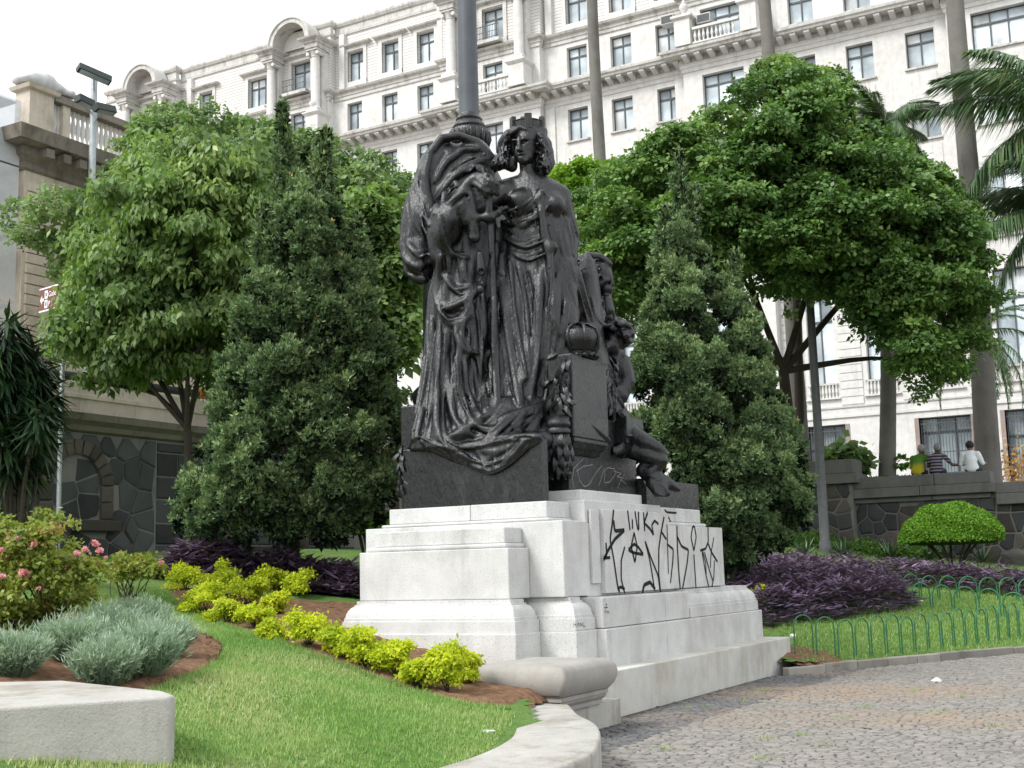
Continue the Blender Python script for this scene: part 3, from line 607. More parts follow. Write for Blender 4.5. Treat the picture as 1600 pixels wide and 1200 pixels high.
# drawn folds: raised (r, height) and cut
RID = [([(778,330),(800,338),(830,322),(850,300)], .035), ([(780,345),(806,352),(838,338),(856,318)], .03), ([(790,372),(815,385),(845,372)], .028), ([(800,395),(822,402),(846,392)], .025),
 ([(782,400),(786,470),(796,540),(806,600),(812,632)], .042), ([(796,410),(803,480),(812,540),(822,590)], .034), ([(812,420),(822,470),(826,520)], .02), ([(846,420),(842,490),(838,560),(830,615)], .04), ([(858,470),(852,540),(846,600)], .04),
 ([(872,430),(868,500),(862,570),(852,625)], .035), ([(772,470),(772,560),(776,630)], .035), ([(884,470),(880,520),(868,580)], .03),
 ([(690,400),(684,450),(686,485),(712,478),(738,462),(756,445)], .042), ([(694,430),(712,455),(742,446)], .03), ([(688,490),(704,508),(728,500),(742,470)], .03), ([(716,495),(712,525),(728,550),(742,552)], .035), ([(700,390),(702,425)], .03), ([(722,400),(728,440)], .03),
 ([(676,500),(676,560),(668,620),(652,684)], .042), ([(686,520),(684,600),(682,660),(690,690),(712,699),(742,695),(770,687),(812,682),(842,682)], .036), ([(712,560),(714,600),(728,642),(740,660),(752,670),(768,673),(781,668),(784,656),(800,649),(844,635),(860,631)], .036),
 ([(700,560),(700,620),(712,660),(740,682)], .03), ([(726,560),(730,610),(744,640),(752,650)], .03), ([(748,560),(752,610),(758,640)], .03), ([(735,470),(742,520),(744,560)], .034), ([(754,450),(758,520),(760,580)], .03),
 ([(668,560),(660,620),(648,672)], .03), ([(660,640),(652,680),(640,700)], .03), ([(800,650),(780,668),(760,690)], .025), ([(820,646),(800,668),(776,690)], .022), ([(840,642),(822,662),(806,684)], .025),
 ([(690,706),(722,722),(752,732),(768,738),(790,728),(800,716)], .025), ([(820,690),(800,712),(770,728)], .02), ([(700,700),(740,722)], .025), ([(660,690),(690,705),(720,712)], .025),
 ([(678,334),(700,304),(732,280),(758,266)], .034), ([(684,308),(708,276),(740,256),(762,250)], .028), ([(680,284),(696,252),(722,234),(748,232)], .03), ([(728,268),(744,262),(760,272)], .022), ([(700,318),(722,300),(740,294)], .022), ([(636,380),(650,395),(668,392)], .03), ([(630,400),(646,418),(668,412)], .03), ([(640,430),(655,440),(668,436)], .03), ([(642,300),(648,345),(662,372)], .025), ([(652,285),(658,330),(670,352)], .02),
 ([(686,336),(690,372),(706,398),(730,402)], .035), ([(722,312),(726,350),(736,372)], .022), ([(800,305),(812,328),(806,338)], .015), ([(838,300),(846,340),(848,372)], .02), ([(884,340),(892,372),(896,398)], .02), ([(870,350),(876,380),(884,405)], .02), ([(824,352),(806,362),(792,360)], .02), ([(892,410),(900,450),(912,490)], .025), ([(904,420),(914,460),(926,500)], .02)]
CUT = [([(684,322),(706,292),(738,268)], .03), ([(690,290),(712,260),(742,246)], .03), ([(676,300),(682,268),(694,240)], .025), ([(786,480),(790,540),(798,600),(806,630)], .035), ([(822,430),(830,490),(834,550)], .05), ([(832,470),(836,540),(838,580)], .04), ([(764,400),(764,480),(764,560)], .03), ([(744,560),(748,600),(756,630)], .03), ([(694,560),(692,630),(702,675)], .035), ([(720,570),(724,620),(736,648)], .03), ([(676,580),(670,640)], .02), ([(692,488),(710,494),(724,488)], .045), ([(712,522),(722,515),(730,520)], .035), ([(738,555),(744,580),(746,610)], .03), ([(864,520),(856,580),(850,620)], .02), ([(856,430),(852,480),(850,520)], .02), ([(790,350),(815,360),(840,348)], .02), ([(745,672),(770,680),(795,668)], .03), ([(820,600),(824,620)], .05), ([(776,380),(778,440),(782,500)], .03), ([(710,540),(704,560),(706,600)], .03), ([(664,400),(668,440),(664,480)], .03), ([(840,390),(846,430)], .02)]
for P, r in CUT: W.stroke(P, r*1.1, k=.05, cut=True)
for P, r in RID: W.stroke(P, r*1.2, .55, .045)
rs_ = random.Random(8)
for P, r in RID+RID:         # finer creases running with the big folds
    o_ = rs_.choice((-1, 1))*rs_.uniform(4, 11); j0 = rs_.uniform(-12, 12); Pq = [(x+o_*(.6 if abs(P[-1][1]-P[0][1]) < abs(P[-1][0]-P[0][0]) else 1)+rs_.uniform(-1.5, 1.5), y+j0*.3+(o_*.7 if abs(P[-1][1]-P[0][1]) < abs(P[-1][0]-P[0][0]) else 0)) for x, y in P]
    if rs_.random() < .6: W.stroke(Pq, rs_.uniform(.012, .022), .6, .014)
    else: W.stroke(Pq, rs_.uniform(.012, .02), k=.014, cut=True)
for x, y, x2, y2 in [(700,700,712,722),(722,706,735,728),(745,705,758,734),(772,704,770,734),(795,698,784,726),(815,692,800,714)]: W.stroke([(x, y), ((x+x2)/2+3, (y+y2)/2), (x2, y2)], .016, .45, .03)
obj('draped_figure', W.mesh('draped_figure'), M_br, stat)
# ---------------------------------------------------------------- head, finer clay
H = Field((-7.95, 14.15, 6.9), (-.35, -.42, -.42), (.75, .5, .95), .0095)
L = H.loc
def hz3(x, y): return 760+x*140/1600, 170+y*105/1200            # traced on the enlarged head
def hp(x, y, b, r): X, Y = hz3(x, y); return tuple(L(X, Y, b))+(r,)
c0 = L(821, 226, .02)
H.ell(c0+np.array([.015, .0, .03]), (.175, .22, .235), .03)
H.ell(L(817, 238, .12), (.125, .11, .15), .05); H.cap([hp(690,900,.15,.07), hp(720,880,.13,.08)], .05)
H.cap([hp(760,1100,.0,.1), hp(770,850,.02,.1)], .05)
H.cap([hp(580,500,.215,.018), hp(580,640,.25,.022), hp(585,725,.285,.03)], .02); H.cap([hp(560,745,.255,.018), hp(640,745,.24,.018)], .015)
H.cap([hp(480,590,.19,.02), hp(520,600,.2,.022)], .02, True); H.cap([hp(640,590,.215,.028), hp(740,585,.19,.028)], .025, True)
H.ell(np.array(hp(690,600,.172,0)[:3]), (.035, .025, .02), .01); H.ell(np.array(hp(505,605,.16,0)[:3]), (.03, .025, .02), .01)
H.cap([hp(470,560,.2,.018), hp(540,560,.215,.02)], .015); H.cap([hp(610,560,.215,.022), hp(690,530,.205,.02), hp(780,560,.16,.016)], .015)
H.cap([hp(570,815,.235,.017), hp(620,800,.25,.02), hp(690,815,.225,.015)], .012); H.cap([hp(580,870,.232,.018), hp(630,868,.242,.022), hp(690,855,.22,.014)], .012); H.cap([hp(570,842,.262,.008), hp(630,835,.272,.01), hp(700,838,.24,.008)], .006, True)
H.ell(np.array(hp(640,930,.2,0)[:3]), (.06, .055, .05), .03); H.ell(np.array(hp(780,720,.13,0)[:3]), (.07, .07, .09), .05)
# hair: masses, then locks
for x, y, b, r in [(420,480,.06,.09),(360,540,.04,.08),(540,400,.12,.08),(680,380,.13,.08),(820,410,.1,.09),(920,500,.05,.09),(980,600,.02,.1),(1010,720,.0,.1),(1000,850,-.02,.11),(1030,980,-.03,.11),(1020,1080,-.05,.1),(400,650,.0,.09),(390,780,-.02,.09),(330,880,.02,.1),(240,960,.04,.1),(170,1010,.02,.08),(420,960,.04,.09),(460,1040,.06,.07),(700,500,-.15,.2),(900,900,-.12,.14)]:
    H.ell(np.array(hp(x, y, b, 0)[:3]), (r, r, r), .05)
for x, y, b, r in [(960,420,.0,.1),(1040,640,-.04,.1),(1060,800,-.06,.11),(1080,960,-.08,.11),(330,620,-.03,.1),(300,760,-.05,.09),(350,960,.0,.08)]: H.ell(np.array(hp(x, y, b, 0)[:3]), (r, r, r), .05)
random.seed(3)
def lock(P, r):
    P = [hp(x, y, b, r) for x, y, b in P]; H.cap(P, .012)
for k in range(11):     # brow waves, parted in the middle
    t = k/10; lock([(590-20*t, 330+30*t, .19), (520-60*t, 380+50*t, .2-.02*t), (430-60*t, 450+80*t, .15-.04*t), (370-50*t, 560+90*t, .1-.06*t), (390-40*t, 690+60*t, .06-.06*t)], .022+.008*(k % 3 == 0))
    lock([(600+20*t, 330+10*t, .19), (700+20*t, 370+30*t, .21-.03*t), (820+40*t, 430+30*t, .17-.05*t), (930+60*t, 540+40*t, .1-.07*t), (960+90*t, 680+60*t, .06-.06*t)], .022+.008*(k % 3 == 1))
for k in range(30):     # curls
    x, y = random.choice([(1000,760),(1020,900),(1040,1020),(980,640),(340,860),(250,940),(420,980),(180,1000),(380,740),(940,820)]); x += random.uniform(-60,60); y += random.uniform(-60,60)
    b = random.uniform(.04, .12); a = random.uniform(0, 6.3); s_ = random.choice((-1, 1)); Q = []
    for j in range(7): a += s_*.8; rr = 42-5*j; Q.append((x+math.cos(a)*rr, y+math.sin(a)*rr, b+.01*j))
    lock(Q, random.uniform(.012, .02))
for k in range(8):
    x = 830+28*k; lock([(x, 1040, .05), (x+40, 1100, .04), (x+10, 1170, .02)], .025) if x > 930 else None
for k in range(40):
    x0 = random.choice([(930,430),(980,520),(1010,620),(1040,740),(1030,860),(1050,960),(420,430),(350,520),(330,640),(330,780),(250,880),(160,950),(400,880)]); x, y = x0[0]+random.uniform(-40,40), x0[1]+random.uniform(-40,40); s_ = 1 if x > 640 else -1
    H.stroke([hz3(x, y), hz3(x+s_*40, y+50), hz3(x+s_*10, y+110), hz3(x+s_*50, y+170)], random.uniform(.016, .026), .6, .012)
    H.stroke([hz3(x+30, y+10), hz3(x+s_*40+30, y+60), hz3(x+s_*10+30, y+120)], .012, .5, .01, True)
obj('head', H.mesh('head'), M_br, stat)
# mural crown: a ring of wall with towers
cc = H.world(L(824, 204, -.03))[0]; g = G(); n = 40
for ring_r0, ring_r1, z0, z1 in [(.165, .205, -.06, .1)]:
    g.loops([[(cc[0]+r_*math.cos(2*math.pi*j/n), cc[1]+r_*math.sin(2*math.pi*j/n), cc[2]+z) for j in range(n)] for r_, z in [(ring_r0,z0),(ring_r1,z0),(ring_r1+.012,z0+.03),(ring_r1,z0+.035),(ring_r1+.01,z1-.02),(ring_r1+.018,z1),(ring_r0,z1),(ring_r0,z0)]], False)
crown = obj('mural_crown', g.mesh(), M_br, stat)
for k in range(5):
    a = k*2*math.pi/5+.25; d = np.array([math.cos(a), math.sin(a)]); e = np.array([-d[1], d[0]]); p0 = cc[:2]+d*.215; g = G()
    P = [p0+e*.05-d*.04, p0+e*.05+d*.025, p0-e*.05+d*.025, p0-e*.05-d*.04]; g.prism([tuple(q) for q in P], cc[2]-.05, cc[2]+.165)
    bevel(obj('crown_tower', g.mesh(), M_br, crown), .008, 2)
# ---------------------------------------------------------------- winged child above, seated child below
K = Field((-7.35, 15.4, 2.8), (-.75, -1.35, -.25), (1.75, .85, 3.5), .019)
L = lambda x, y, b: K.loc(x, y, b-.42)
def ch(*P): return [tuple(L(x, y, b))+(r,) for x, y, b, r in P]
K.stack([(398,916,922,.05,-.1),(410,906,930,.12,-.1),(430,898,935,.2,-.1),(470,900,940,.26,-.1),(530,895,945,.35,-.1),(600,890,960,.42,-.1),(650,890,975,.42,-.1)], .08)
K.ell(L(941, 430, .0), (.155, .17, .18), .04); K.cap(ch((953,432,.1,.04),(957,444,.1,.03)), .02); K.ell(L(948, 452, .06), (.09, .09, .08), .04)
K.ell(L(912, 418, .02), (.27, .16, .16), .05, rot=-.15); K.cap(ch((893,430,.0,.06),(900,410,.05,.06),(918,400,.08,.06),(938,402,.08,.06),(952,412,.08,.05)), .04)
K.cap(ch((945,460,.0,.1),(945,490,-.02,.15),(935,520,-.05,.16)), .06); K.cap(ch((948,470,.1,.08),(950,485,.12,.1),(940,505,.12,.06)), .04); K.cap(ch((915,455,.1,.06),(935,445,.14,.05),(948,438,.15,.04)), .03)
K.ell(L(966, 522, .12), (.225, .23, .22), .03); K.ell(L(955, 540, .25), (.11, .1, .12), .05); K.cap(ch((952,535,.32,.03),(950,543,.34,.03)), .02)
K.cap(ch((960,555,.1,.13),(955,590,.05,.2),(948,640,.0,.24)), .07); K.cap(ch((972,566,.12,.12),(980,595,.15,.12),(970,620,.22,.1)), .05); K.cap(ch((970,618,.22,.09),(955,600,.32,.08),(940,585,.38,.07)), .04); K.ell(L(974, 580, .12), (.13, .13, .17), .06)
K.cap(ch((960,650,.1,.2),(985,678,.25,.16),(1008,692,.38,.12)), .06); K.cap(ch((1008,690,.38,.105),(1026,700,.42,.095),(1036,708,.42,.075)), .04); K.cap(ch((990,704,.3,.13),(1015,714,.42,.1),(1034,720,.45,.085)), .03); K.cap(ch((1034,720,.45,.08),(1028,730,.45,.06),(1015,736,.45,.05)), .03)
K.cap(ch((1005,735,.35,.1),(1025,748,.4,.12),(1046,758,.42,.09),(1058,764,.42,.05)), .06); K.cap(ch((1018,755,.5,.08),(1030,772,.55,.07),(1036,788,.55,.04)), .05); K.cap(ch((1035,756,.5,.06),(1042,772,.54,.045)), .05)
random.seed(5)
for k in range(40):
    a = random.uniform(-2.6, .9); rr = random.uniform(8, 25); x, y = 966+rr*math.cos(a), 520+rr*math.sin(a)*.9; K.stroke([(x-5, y-3), (x, y+2), (x+5, y-2)], .028, .6, .015)
for P, r in [([(915,470),(920,500),(935,520)], .03), ([(940,470),(944,495),(938,515)], .025), ([(925,465),(930,495),(945,510)], .022), ([(905,460),(908,500),(905,540)], .03), ([(912,520),(918,560),(915,600)], .03), ([(1015,748),(1035,758),(1050,775)], .022), ([(1020,765),(1032,775),(1045,778)], .02), ([(898,412),(915,404),(935,408)], .02), ([(905,424),(922,414),(940,420)], .02), ([(918,432),(930,428),(942,434)], .02)]: K.stroke(P, r, .65, .02)
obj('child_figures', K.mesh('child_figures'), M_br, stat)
# royal crown on the bracket
kc = (-7.13, 14.38, 4.33); g = G(); g.lathe(kc, [(.2,0),(.23,.01),(.235,.05),(.21,.06),(.215,.09),(.24,.1),(.285,.2),(.3,.28),(.27,.36),(.17,.42),(.05,.43),(0.001,.43)], 28)
cr = smooth_auto(obj('royal_crown', g.mesh(), M_br, stat), 35)
for k in range(8):
    a = k*math.pi/4; g = G(); g.tube([(kc[0]+math.cos(a)*r_, kc[1]+math.sin(a)*r_, kc[2]+z) for r_, z in [(.225,.08),(.285,.18),(.31,.28),(.275,.38),(.17,.45),(.03,.47)]], .022, 6); smooth_auto(obj('crown_arch', g.mesh(), M_br, cr), 60)
    for r_, z in [(.25,.03)]:
        for da in (0, .39): 
            b = G(); b.lathe((kc[0]+math.cos(a+da)*r_, kc[1]+math.sin(a+da)*r_, kc[2]+z), [(0.001,-.03),(.022,-.02),(.03,0),(.022,.02),(0.001,.03)], 8); smooth_auto(obj('crown_bead', b.mesh(), M_br, cr), 80)
# laurel: thick pointed leaves
def leaf_geo(g, p, d, n, ln, wd, th=.012):
    p, d, n = Vector(p), Vector(d).normalized(), Vector(n); n = (n-d*n.dot(d)).normalized(); s = d.cross(n)
    rows = [(0,.25,0),(.3,.9,.05),(.6,.85,.06),(.85,.4,.03),(1,.03,-.02)]; L_ = []
    for t, w_, c in rows:
        q = p+d*(ln*t)+n*(c*ln*1.2); L_.append([q-s*(wd*w_)-n*th, q+n*th*1.4, q+s*(wd*w_)-n*th, q-n*th*2])
    g.loops([[tuple(v) for v in l] for l in L_])
random.seed(11)
def garland(name, pts, nrm, n, ln, wd, rad, down=True):
    P = smooth_line(pts, n)
    wr = None
    for i in range(n):
        p = P[i]; d = P[min(i+1, n-1)]-P[max(i-1, 0)]; d = d/np.linalg.norm(d)
        for k in range(3):
            g = G(); nn = np.array(nrm)+rng.normal(0, .45, 3); s_ = np.cross(d, nn); s_ /= np.linalg.norm(s_); sd = (-1, 0, 1)[k]
            leaf_geo(g, p+s_*sd*rad*.6+np.array(nrm)*.03, d+s_*sd*.7+rng.normal(0, .15, 3), nn, ln*random.uniform(.8, 1.2), wd*random.uniform(.8, 1.2))
            smooth_auto(obj('laurel_leaf', g.mesh(), M_br, stat), 50)
garland('laurel', [onY(885,558,13.83), onY(873,590,13.83), onY(872,620,13.83), onY(880,634,13.83)], (-.2,-1,.1), 11, .17, .05, .16)
garland('laurel', [onX(950,560,-7.05), onX(953,600,-7.05), onX(958,640,-7.0)], (1,-.2,0), 9, .16, .045, .1)
garland('laurel', [onX(1000,680,-6.98), onX(1001,710,-6.98), onX(1004,745,-7.0)], (1,-.3,0), 7, .16, .05, .08)
garland('laurel', [(-9.1,13.25,3.25), (-9.12,13.2,3.0), (-9.1,13.2,2.75)], (-.6,-.7,0), 6, .16, .05, .06)
# hanging leafy club under the bracket, and the round wreath
kx = onY(873, 690, 13.8); g = G(); z0 = onY(873, 738, 13.8)[2]; z1 = onY(873, 648, 13.8)[2]; h_ = z1-z0
g.lathe((kx[0], 13.8, z0), [(.02,0),(.08,.06*h_),(.11,.3*h_),(.13,.55*h_),(.12,.64*h_),(.16,.67*h_),(.165,.72*h_),(.145,.76*h_),(.165,.8*h_),(.165,.85*h_),(.15,.89*h_),(.16,.95*h_),(.1,.99*h_),(.02,h_)], 20)
smooth_auto(obj('pendant', g.mesh(), M_br, stat), 50)
for row, zz, rr, nn in [(0,.66,.125,8),(1,.47,.14,8),(2,.3,.125,8),(3,.17,.09,7)]:
    for k in range(nn):
        a = 2*math.pi*(k+.5*(row % 2))/nn; d = np.array([math.cos(a), math.sin(a), 0]); g = G()
        leaf_geo(g, np.array([kx[0], 13.8, z0+zz*h_])+d*rr, np.array([0,0,-1])+d*.14, d, .3*h_, .065, .014); smooth_auto(obj('pendant_leaf', g.mesh(), M_br, stat), 50)
wc = onX(962, 682, -7.1); g = G()
for k in range(46):
    a = k*2*math.pi*.382*2.6; t = k/46; rr = .05+.17*t; d = np.array([.25*(1-t)+.1, math.cos(a), math.sin(a)]); leaf_geo(g, wc+np.array([.16*(1-t),0,0])+np.array([0,math.cos(a),math.sin(a)])*rr*.7, d, np.array([1,.3*math.cos(a),.3*math.sin(a)]), .12, .035)
smooth_auto(obj('wreath', g.mesh(), M_br, stat), 50)
g = G(); g.tube([onX(925,665,-6.98), onX(938,678,-6.98), onX(950,690,-7.0)], [.015,.035,.05], 8); obj('wreath_stem', g.mesh(), M_br, stat)
def sz(z): return 840+z[0]*300/1600, 560+z[1]*225/1200
for P in ([(240,985),(300,920),(385,830)],[(300,920),(290,1000),(300,1080)],[(325,940),(380,900),(460,885)],[(330,920),(350,1020),(390,1070),(430,1050),(480,960),(535,895)],[(555,920),(530,1000),(508,1065)],[(555,950),(580,910),(640,920),(650,960),(600,1030),(555,1040),(560,960)],[(640,940),(700,960),(660,985),(715,1000)],[(725,960),(690,1020),(668,1078)],[(690,1010),(740,1048)]):
    g = G(); ribbon(g, [onX(*sz(p), -7.1265) for p in P], .007, (1,0,0)); obj('scratched_writing', g.mesh(), M_faint, stat)
# ================================================================ STREET TERRACE and its retaining wall
M_terr = M_plain('terrace_paving', (.22, .21, .2), .9, spec=.2, nscale=1.5, amt=.2, bump_s=.3)
struct(obj('street', G().box(-75, 45, 37.8, 75, -.3, 3.42).mesh(), M_terr))
M_mortar = M_stone('mortar', (.2, .197, .185), .2, 60, (.4, .4, .38), .6, .5)
M_rub = M_stone('rubble_stone', (.075, .08, .08), .3, 40, (.5, .5, .5), .5, .7, vary=.55, rough=.75)
M_rub2 = M_stone('rubble_stone_brown', (.115, .10, .088), .3, 40, (.5, .5, .5), .5, .7, vary=.5, rough=.8)
M_cap = M_stone('weathered_coping', (.16, .158, .152), .25, 60, (.45, .45, .43), .7, .4, streak=.4)
def clip(poly, p, n):
    out = []
    for i in range(len(poly)):
        a, b = poly[i], poly[(i+1) % len(poly)]; da = (a-p) @ n; db = (b-p) @ n
        if da <= 0: out.append(a)
        if (da < 0) != (db < 0) and da != db: out.append(a+(b-a)*(da/(da-db)))
    return out
def rubble(u0, u1, v0, v1, size, rs, skip=None):
    """irregular stones filling a rectangle, as inset polygons"""
    r = np.random.default_rng(rs); nu, nv = max(1, int((u1-u0)/size)), max(1, int((v1-v0)/size)); S = []
    for i in range(-1, nu+1):
        for j in range(-1, nv+1): S.append((u0+(i+.5+r.uniform(-.42, .42))*(u1-u0)/nu, v0+(j+.5+r.uniform(-.42, .42))*(v1-v0)/nv))
    S = np.array(S); res = []
    for i, s in enumerate(S):
        if not (u0 < s[0] < u1 and v0 < s[1] < v1): continue
        if skip is not None and skip(s): continue
        poly = [np.array(q) for q in ((u0,v0),(u1,v0),(u1,v1),(u0,v1))]; gap = r.uniform(.012, .03)
        for j in np.argsort(((S-s)**2).sum(1))[1:14]:
            n = S[j]-s; ln = np.linalg.norm(n); n = n/ln; poly = clip(poly, s+n*(ln/2-gap), n)
            if len(poly) < 3: break
        if len(poly) >= 3: res.append(poly)
    return res
def stone_obj(poly, fn, parent, mats, depth=.05):
    c = sum(poly)/len(poly); h = random.uniform(.4, 1.2)*depth; g = G(); tl = [random.uniform(-.3, .3)*h for _ in poly]
    g.loops([[fn(q, -.02) for q in poly], [fn(q, h*.5) for q in poly], [fn(c+(q-c)*.86, h+e) for q, e in zip(poly, tl)], [fn(c+(q-c)*.5, h*1.15+e*.4) for q, e in zip(poly, tl)]])
    return smooth_auto(obj('stone', g.mesh(), random.choice(mats), parent), 30)
random.seed(21)
rw = thing('retaining_wall', 'dark rubble stone retaining wall with grey coping carrying the seated people', 'wall', (-6, 37.3, 1.5))
YW = 37.27
obj('wall_core', G().box(-16, 6, YW+.03, YW+.55, .8, 3.42).mesh(), M_mortar, rw)
for poly in rubble(-13, 0, 1.35, 3.3, .42, 4): stone_obj(poly, lambda q, h: (q[0], YW+.03-h, q[1]), rw, [M_rub, M_rub, M_rub2], .06)
def cp(*a): return bevel(obj('coping', G().box(*a).mesh(), M_cap, rw), .02, 2)
cp(-9.75, -7.3, YW-.1, YW+.6, 3.31, 3.44); cp(-7.29, -5.7, YW-.1, YW+.6, 3.312, 3.44)
cp(-9.85, -7.6, YW-.26, YW+.7, 3.45, 3.72); cp(-7.59, -5.55, YW-.26, YW+.7, 3.452, 3.722)
cp(-9.6, -7.2, YW-.14, YW+.6, 3.73, 4.06); cp(-7.19, -5.66, YW-.14, YW+.6, 3.732, 4.062)
cp(-5.54, 6, YW-.22, YW+.7, 3.1, 3.4); cp(-5.6, 6, YW-.1, YW+.6, 3.41, 3.72)
obj('pier', G().box(-13, -9.5, YW-.3, YW+.7, .8, 3.9).mesh(), M_mortar, rw)
for poly in rubble(-13, -9.5, 1.35, 3.9, .4, 9): stone_obj(poly, lambda q, h: (q[0], YW-.3-h, q[1]), rw, [M_rub, M_rub2], .05)
cp(-13.1, -9.3, YW-.5, YW+.8, 3.91, 4.2); cp(-13, -9.42, YW-.38, YW+.7, 4.21, 4.62)
M_boulder = M_stone('boulder', (.13, .125, .115), .2, 30, (.5, .5, .5), .5, .8)
for k, (px, py, d, rx) in enumerate([(1580,862,35.2,.9),(1545,850,36,.6)]):
    c = at(px, py, d); bm = bmesh.new(); bmesh.ops.create_icosphere(bm, subdivisions=4, radius=1)
    for v in bm.verts:
        n = v.co.copy(); s = 1+.18*math.sin(n.x*4+k)+.12*math.sin(n.y*7+n.z*5)+.05*math.sin(n.x*15+n.z*11); v.co = Vector((n.x*rx*s, n.y*rx*.7*s, n.z*.5*s))
    me = bpy.data.meshes.new('boulder'); bm.to_mesh(me); bm.free(); o = obj('boulder', me, M_boulder); o.location = (c[0], c[1], float(hz(c[0], c[1]))+.1); smooth_auto(o, 60)
    tag(o, ['large grey boulder at the foot of the retaining wall near the right edge', 'smaller grey boulder beside the clipped dome shrub'][k], 'boulder')
# ================================================================ THE BIG WHITE BUILDING
M_white = M_stone('white_stucco', (.63, .62, .595), .0, 60, (.7, .66, .6), .35, .1, streak=.3)
def M_lines_():
    m, t, out = nodes('rusticated_stucco'); co = coord(t); mp = t.nodes.new('ShaderNodeSeparateXYZ'); t.links.new(co, mp.inputs[0])
    mt = t.nodes.new('ShaderNodeMath'); mt.operation = 'MULTIPLY'; mt.inputs[1].default_value = 1/.2; t.links.new(mp.outputs[2], mt.inputs[0])
    fr = t.nodes.new('ShaderNodeMath'); fr.operation = 'FRACT'; t.links.new(mt.outputs[0], fr.inputs[0])
    gr = ramp(t, [(0, (0, 0, 0)), (.1, (0, 0, 0)), (.14, (1, 1, 1)), (.96, (1, 1, 1)), (1, (0, 0, 0))], fr.outputs[0])
    c = ramp(t, [(.3, (.62, .61, .585)), (.7, (.68, .67, .645))], noise(t, co, 1.2, 6)); c = mixc(t, 1, c, ramp(t, [(0, (.62, .6, .57)), (1, (1, 1, 1))], gr), 'MULTIPLY')
    principled(t, out, c, .85, bump(t, gr, .8, .03), spec=.25); return m
M_lines = M_lines_()
M_dirty = M_stone('weathered_cornice', (.54, .53, .5), .0, 60, (.36, .33, .3), .85, .3, streak=.75)
M_frame = M_plain('window_frame', (.075, .085, .09), .5, spec=.4, amt=.15)
def M_glass_(name, c, r=.12):
    m, t, out = nodes(name); co = coord(t); rn = rnd(t)
    col = mixc(t, 1, c, ramp(t, [(0, (.55, .55, .55)), (1, (1.25, 1.25, 1.25))], rn), 'MULTIPLY')
    sh = ramp(t, [(.35, (.65, .65, .65)), (.65, (1.15, 1.15, 1.15))], noise(t, co, .9, 3, .5)); col = mixc(t, 1, col, sh, 'MULTIPLY')
    principled(t, out, col, r, bump(t, noise(t, co, 1.5, 2), .04, .02), spec=.5); return m
M_gl1 = M_glass_('glass_blind_sky', (.62, .71, .76, 1)); M_gl2 = M_glass_('glass_dark', (.4, .47, .51, 1), .06); M_gl3 = M_glass_('glass_pale', (.7, .74, .75, 1), .15)  # pale bluish base colours stand for blinds and for reflected sky
bld = thing('office_building', 'large white neoclassical building with rows of windows and bracketed cornice', 'building', (-30, 62, 3.4))
YF = 62.
def wallp(x0, x1, z0, z1, Y, ops, rev=.4, mat=None, name='wall', sides=True):
    xs = sorted({x0, x1}|{max(x0, o[0]) for o in ops}|{min(x1, o[1]) for o in ops}); zs = sorted({z0, z1}|{o[2] for o in ops}|{o[3] for o in ops}); g = G()
    for a, b in zip(xs[:-1], xs[1:]):
        for c, d in zip(zs[:-1], zs[1:]):
            mx_, mz = (a+b)/2, (c+d)/2
            if any(o[0] < mx_ < o[1] and o[2] < mz < o[3] for o in ops): continue
            g.add([(a,Y,c),(b,Y,c),(b,Y,d),(a,Y,d)], [(0,1,2,3)])
    for o in ops:
        a, b, c, d = o[:4]; y2 = Y+rev
        g.add([(a,Y,c),(a,y2,c),(a,y2,d),(a,Y,d),(b,Y,c),(b,y2,c),(b,y2,d),(b,Y,d)], [(0,1,2,3),(7,6,5,4),(0,4,5,1),(3,2,6,7)])
    if sides:
        for x in (x0, x1): g.add([(x,Y,z0),(x,Y+3,z0),(x,Y+3,z1),(x,Y,z1)], [(0,1,2,3)])
    return obj(name, g.mesh(), mat or M_white, bld)
def window(x0, x1, z0, z1, Y, cols=2, trans=.3, gl=None, par=None, rev=.36):
    y = Y+rev; t = .055; g = G()
    def bar(a, b, c, d, p=.0): g.box(a, b, y-.05-p, y+.03, c, d)
    bar(x0, x0+t, z0, z1); bar(x1-t, x1, z0, z1); bar(x0+t, x1-t, z0, z0+t, .004); bar(x0+t, x1-t, z1-t, z1, .004)
    zt = z1-(z1-z0)*trans; bar(x0+t, x1-t, zt-.05, zt+.05, .01)
    xs = [x0+(x1-x0)*i/cols for i in range(cols+1)]
    for i in range(1, cols): bar(xs[i]-.03, xs[i]+.03, z0+t, z1-t, .02)
    w_ = obj('window', g.mesh(), M_frame, par or bld)
    for i in range(cols):
        for c, d in ((z0, zt), (zt, z1)):
            q = G(); tl = random.uniform(-.012, .012); q.add([(xs[i],y+tl,c),(xs[i+1],y-tl,c),(xs[i+1],y-tl+.003,d),(xs[i],y+tl,d)], [(0,1,2,3)])
            mt = gl or random.choice([M_gl1, M_gl1, M_gl3, M_gl2]); p_ = obj('pane', q.mesh(), mt, w_)
    return w_
def sill(x0, x1, z, Y, h=.1, out=.12): return obj('sill', G().box(x0-.1, x1+.1, Y-out, Y+.1, z-h, z-.005).mesh(), M_dirty, bld)
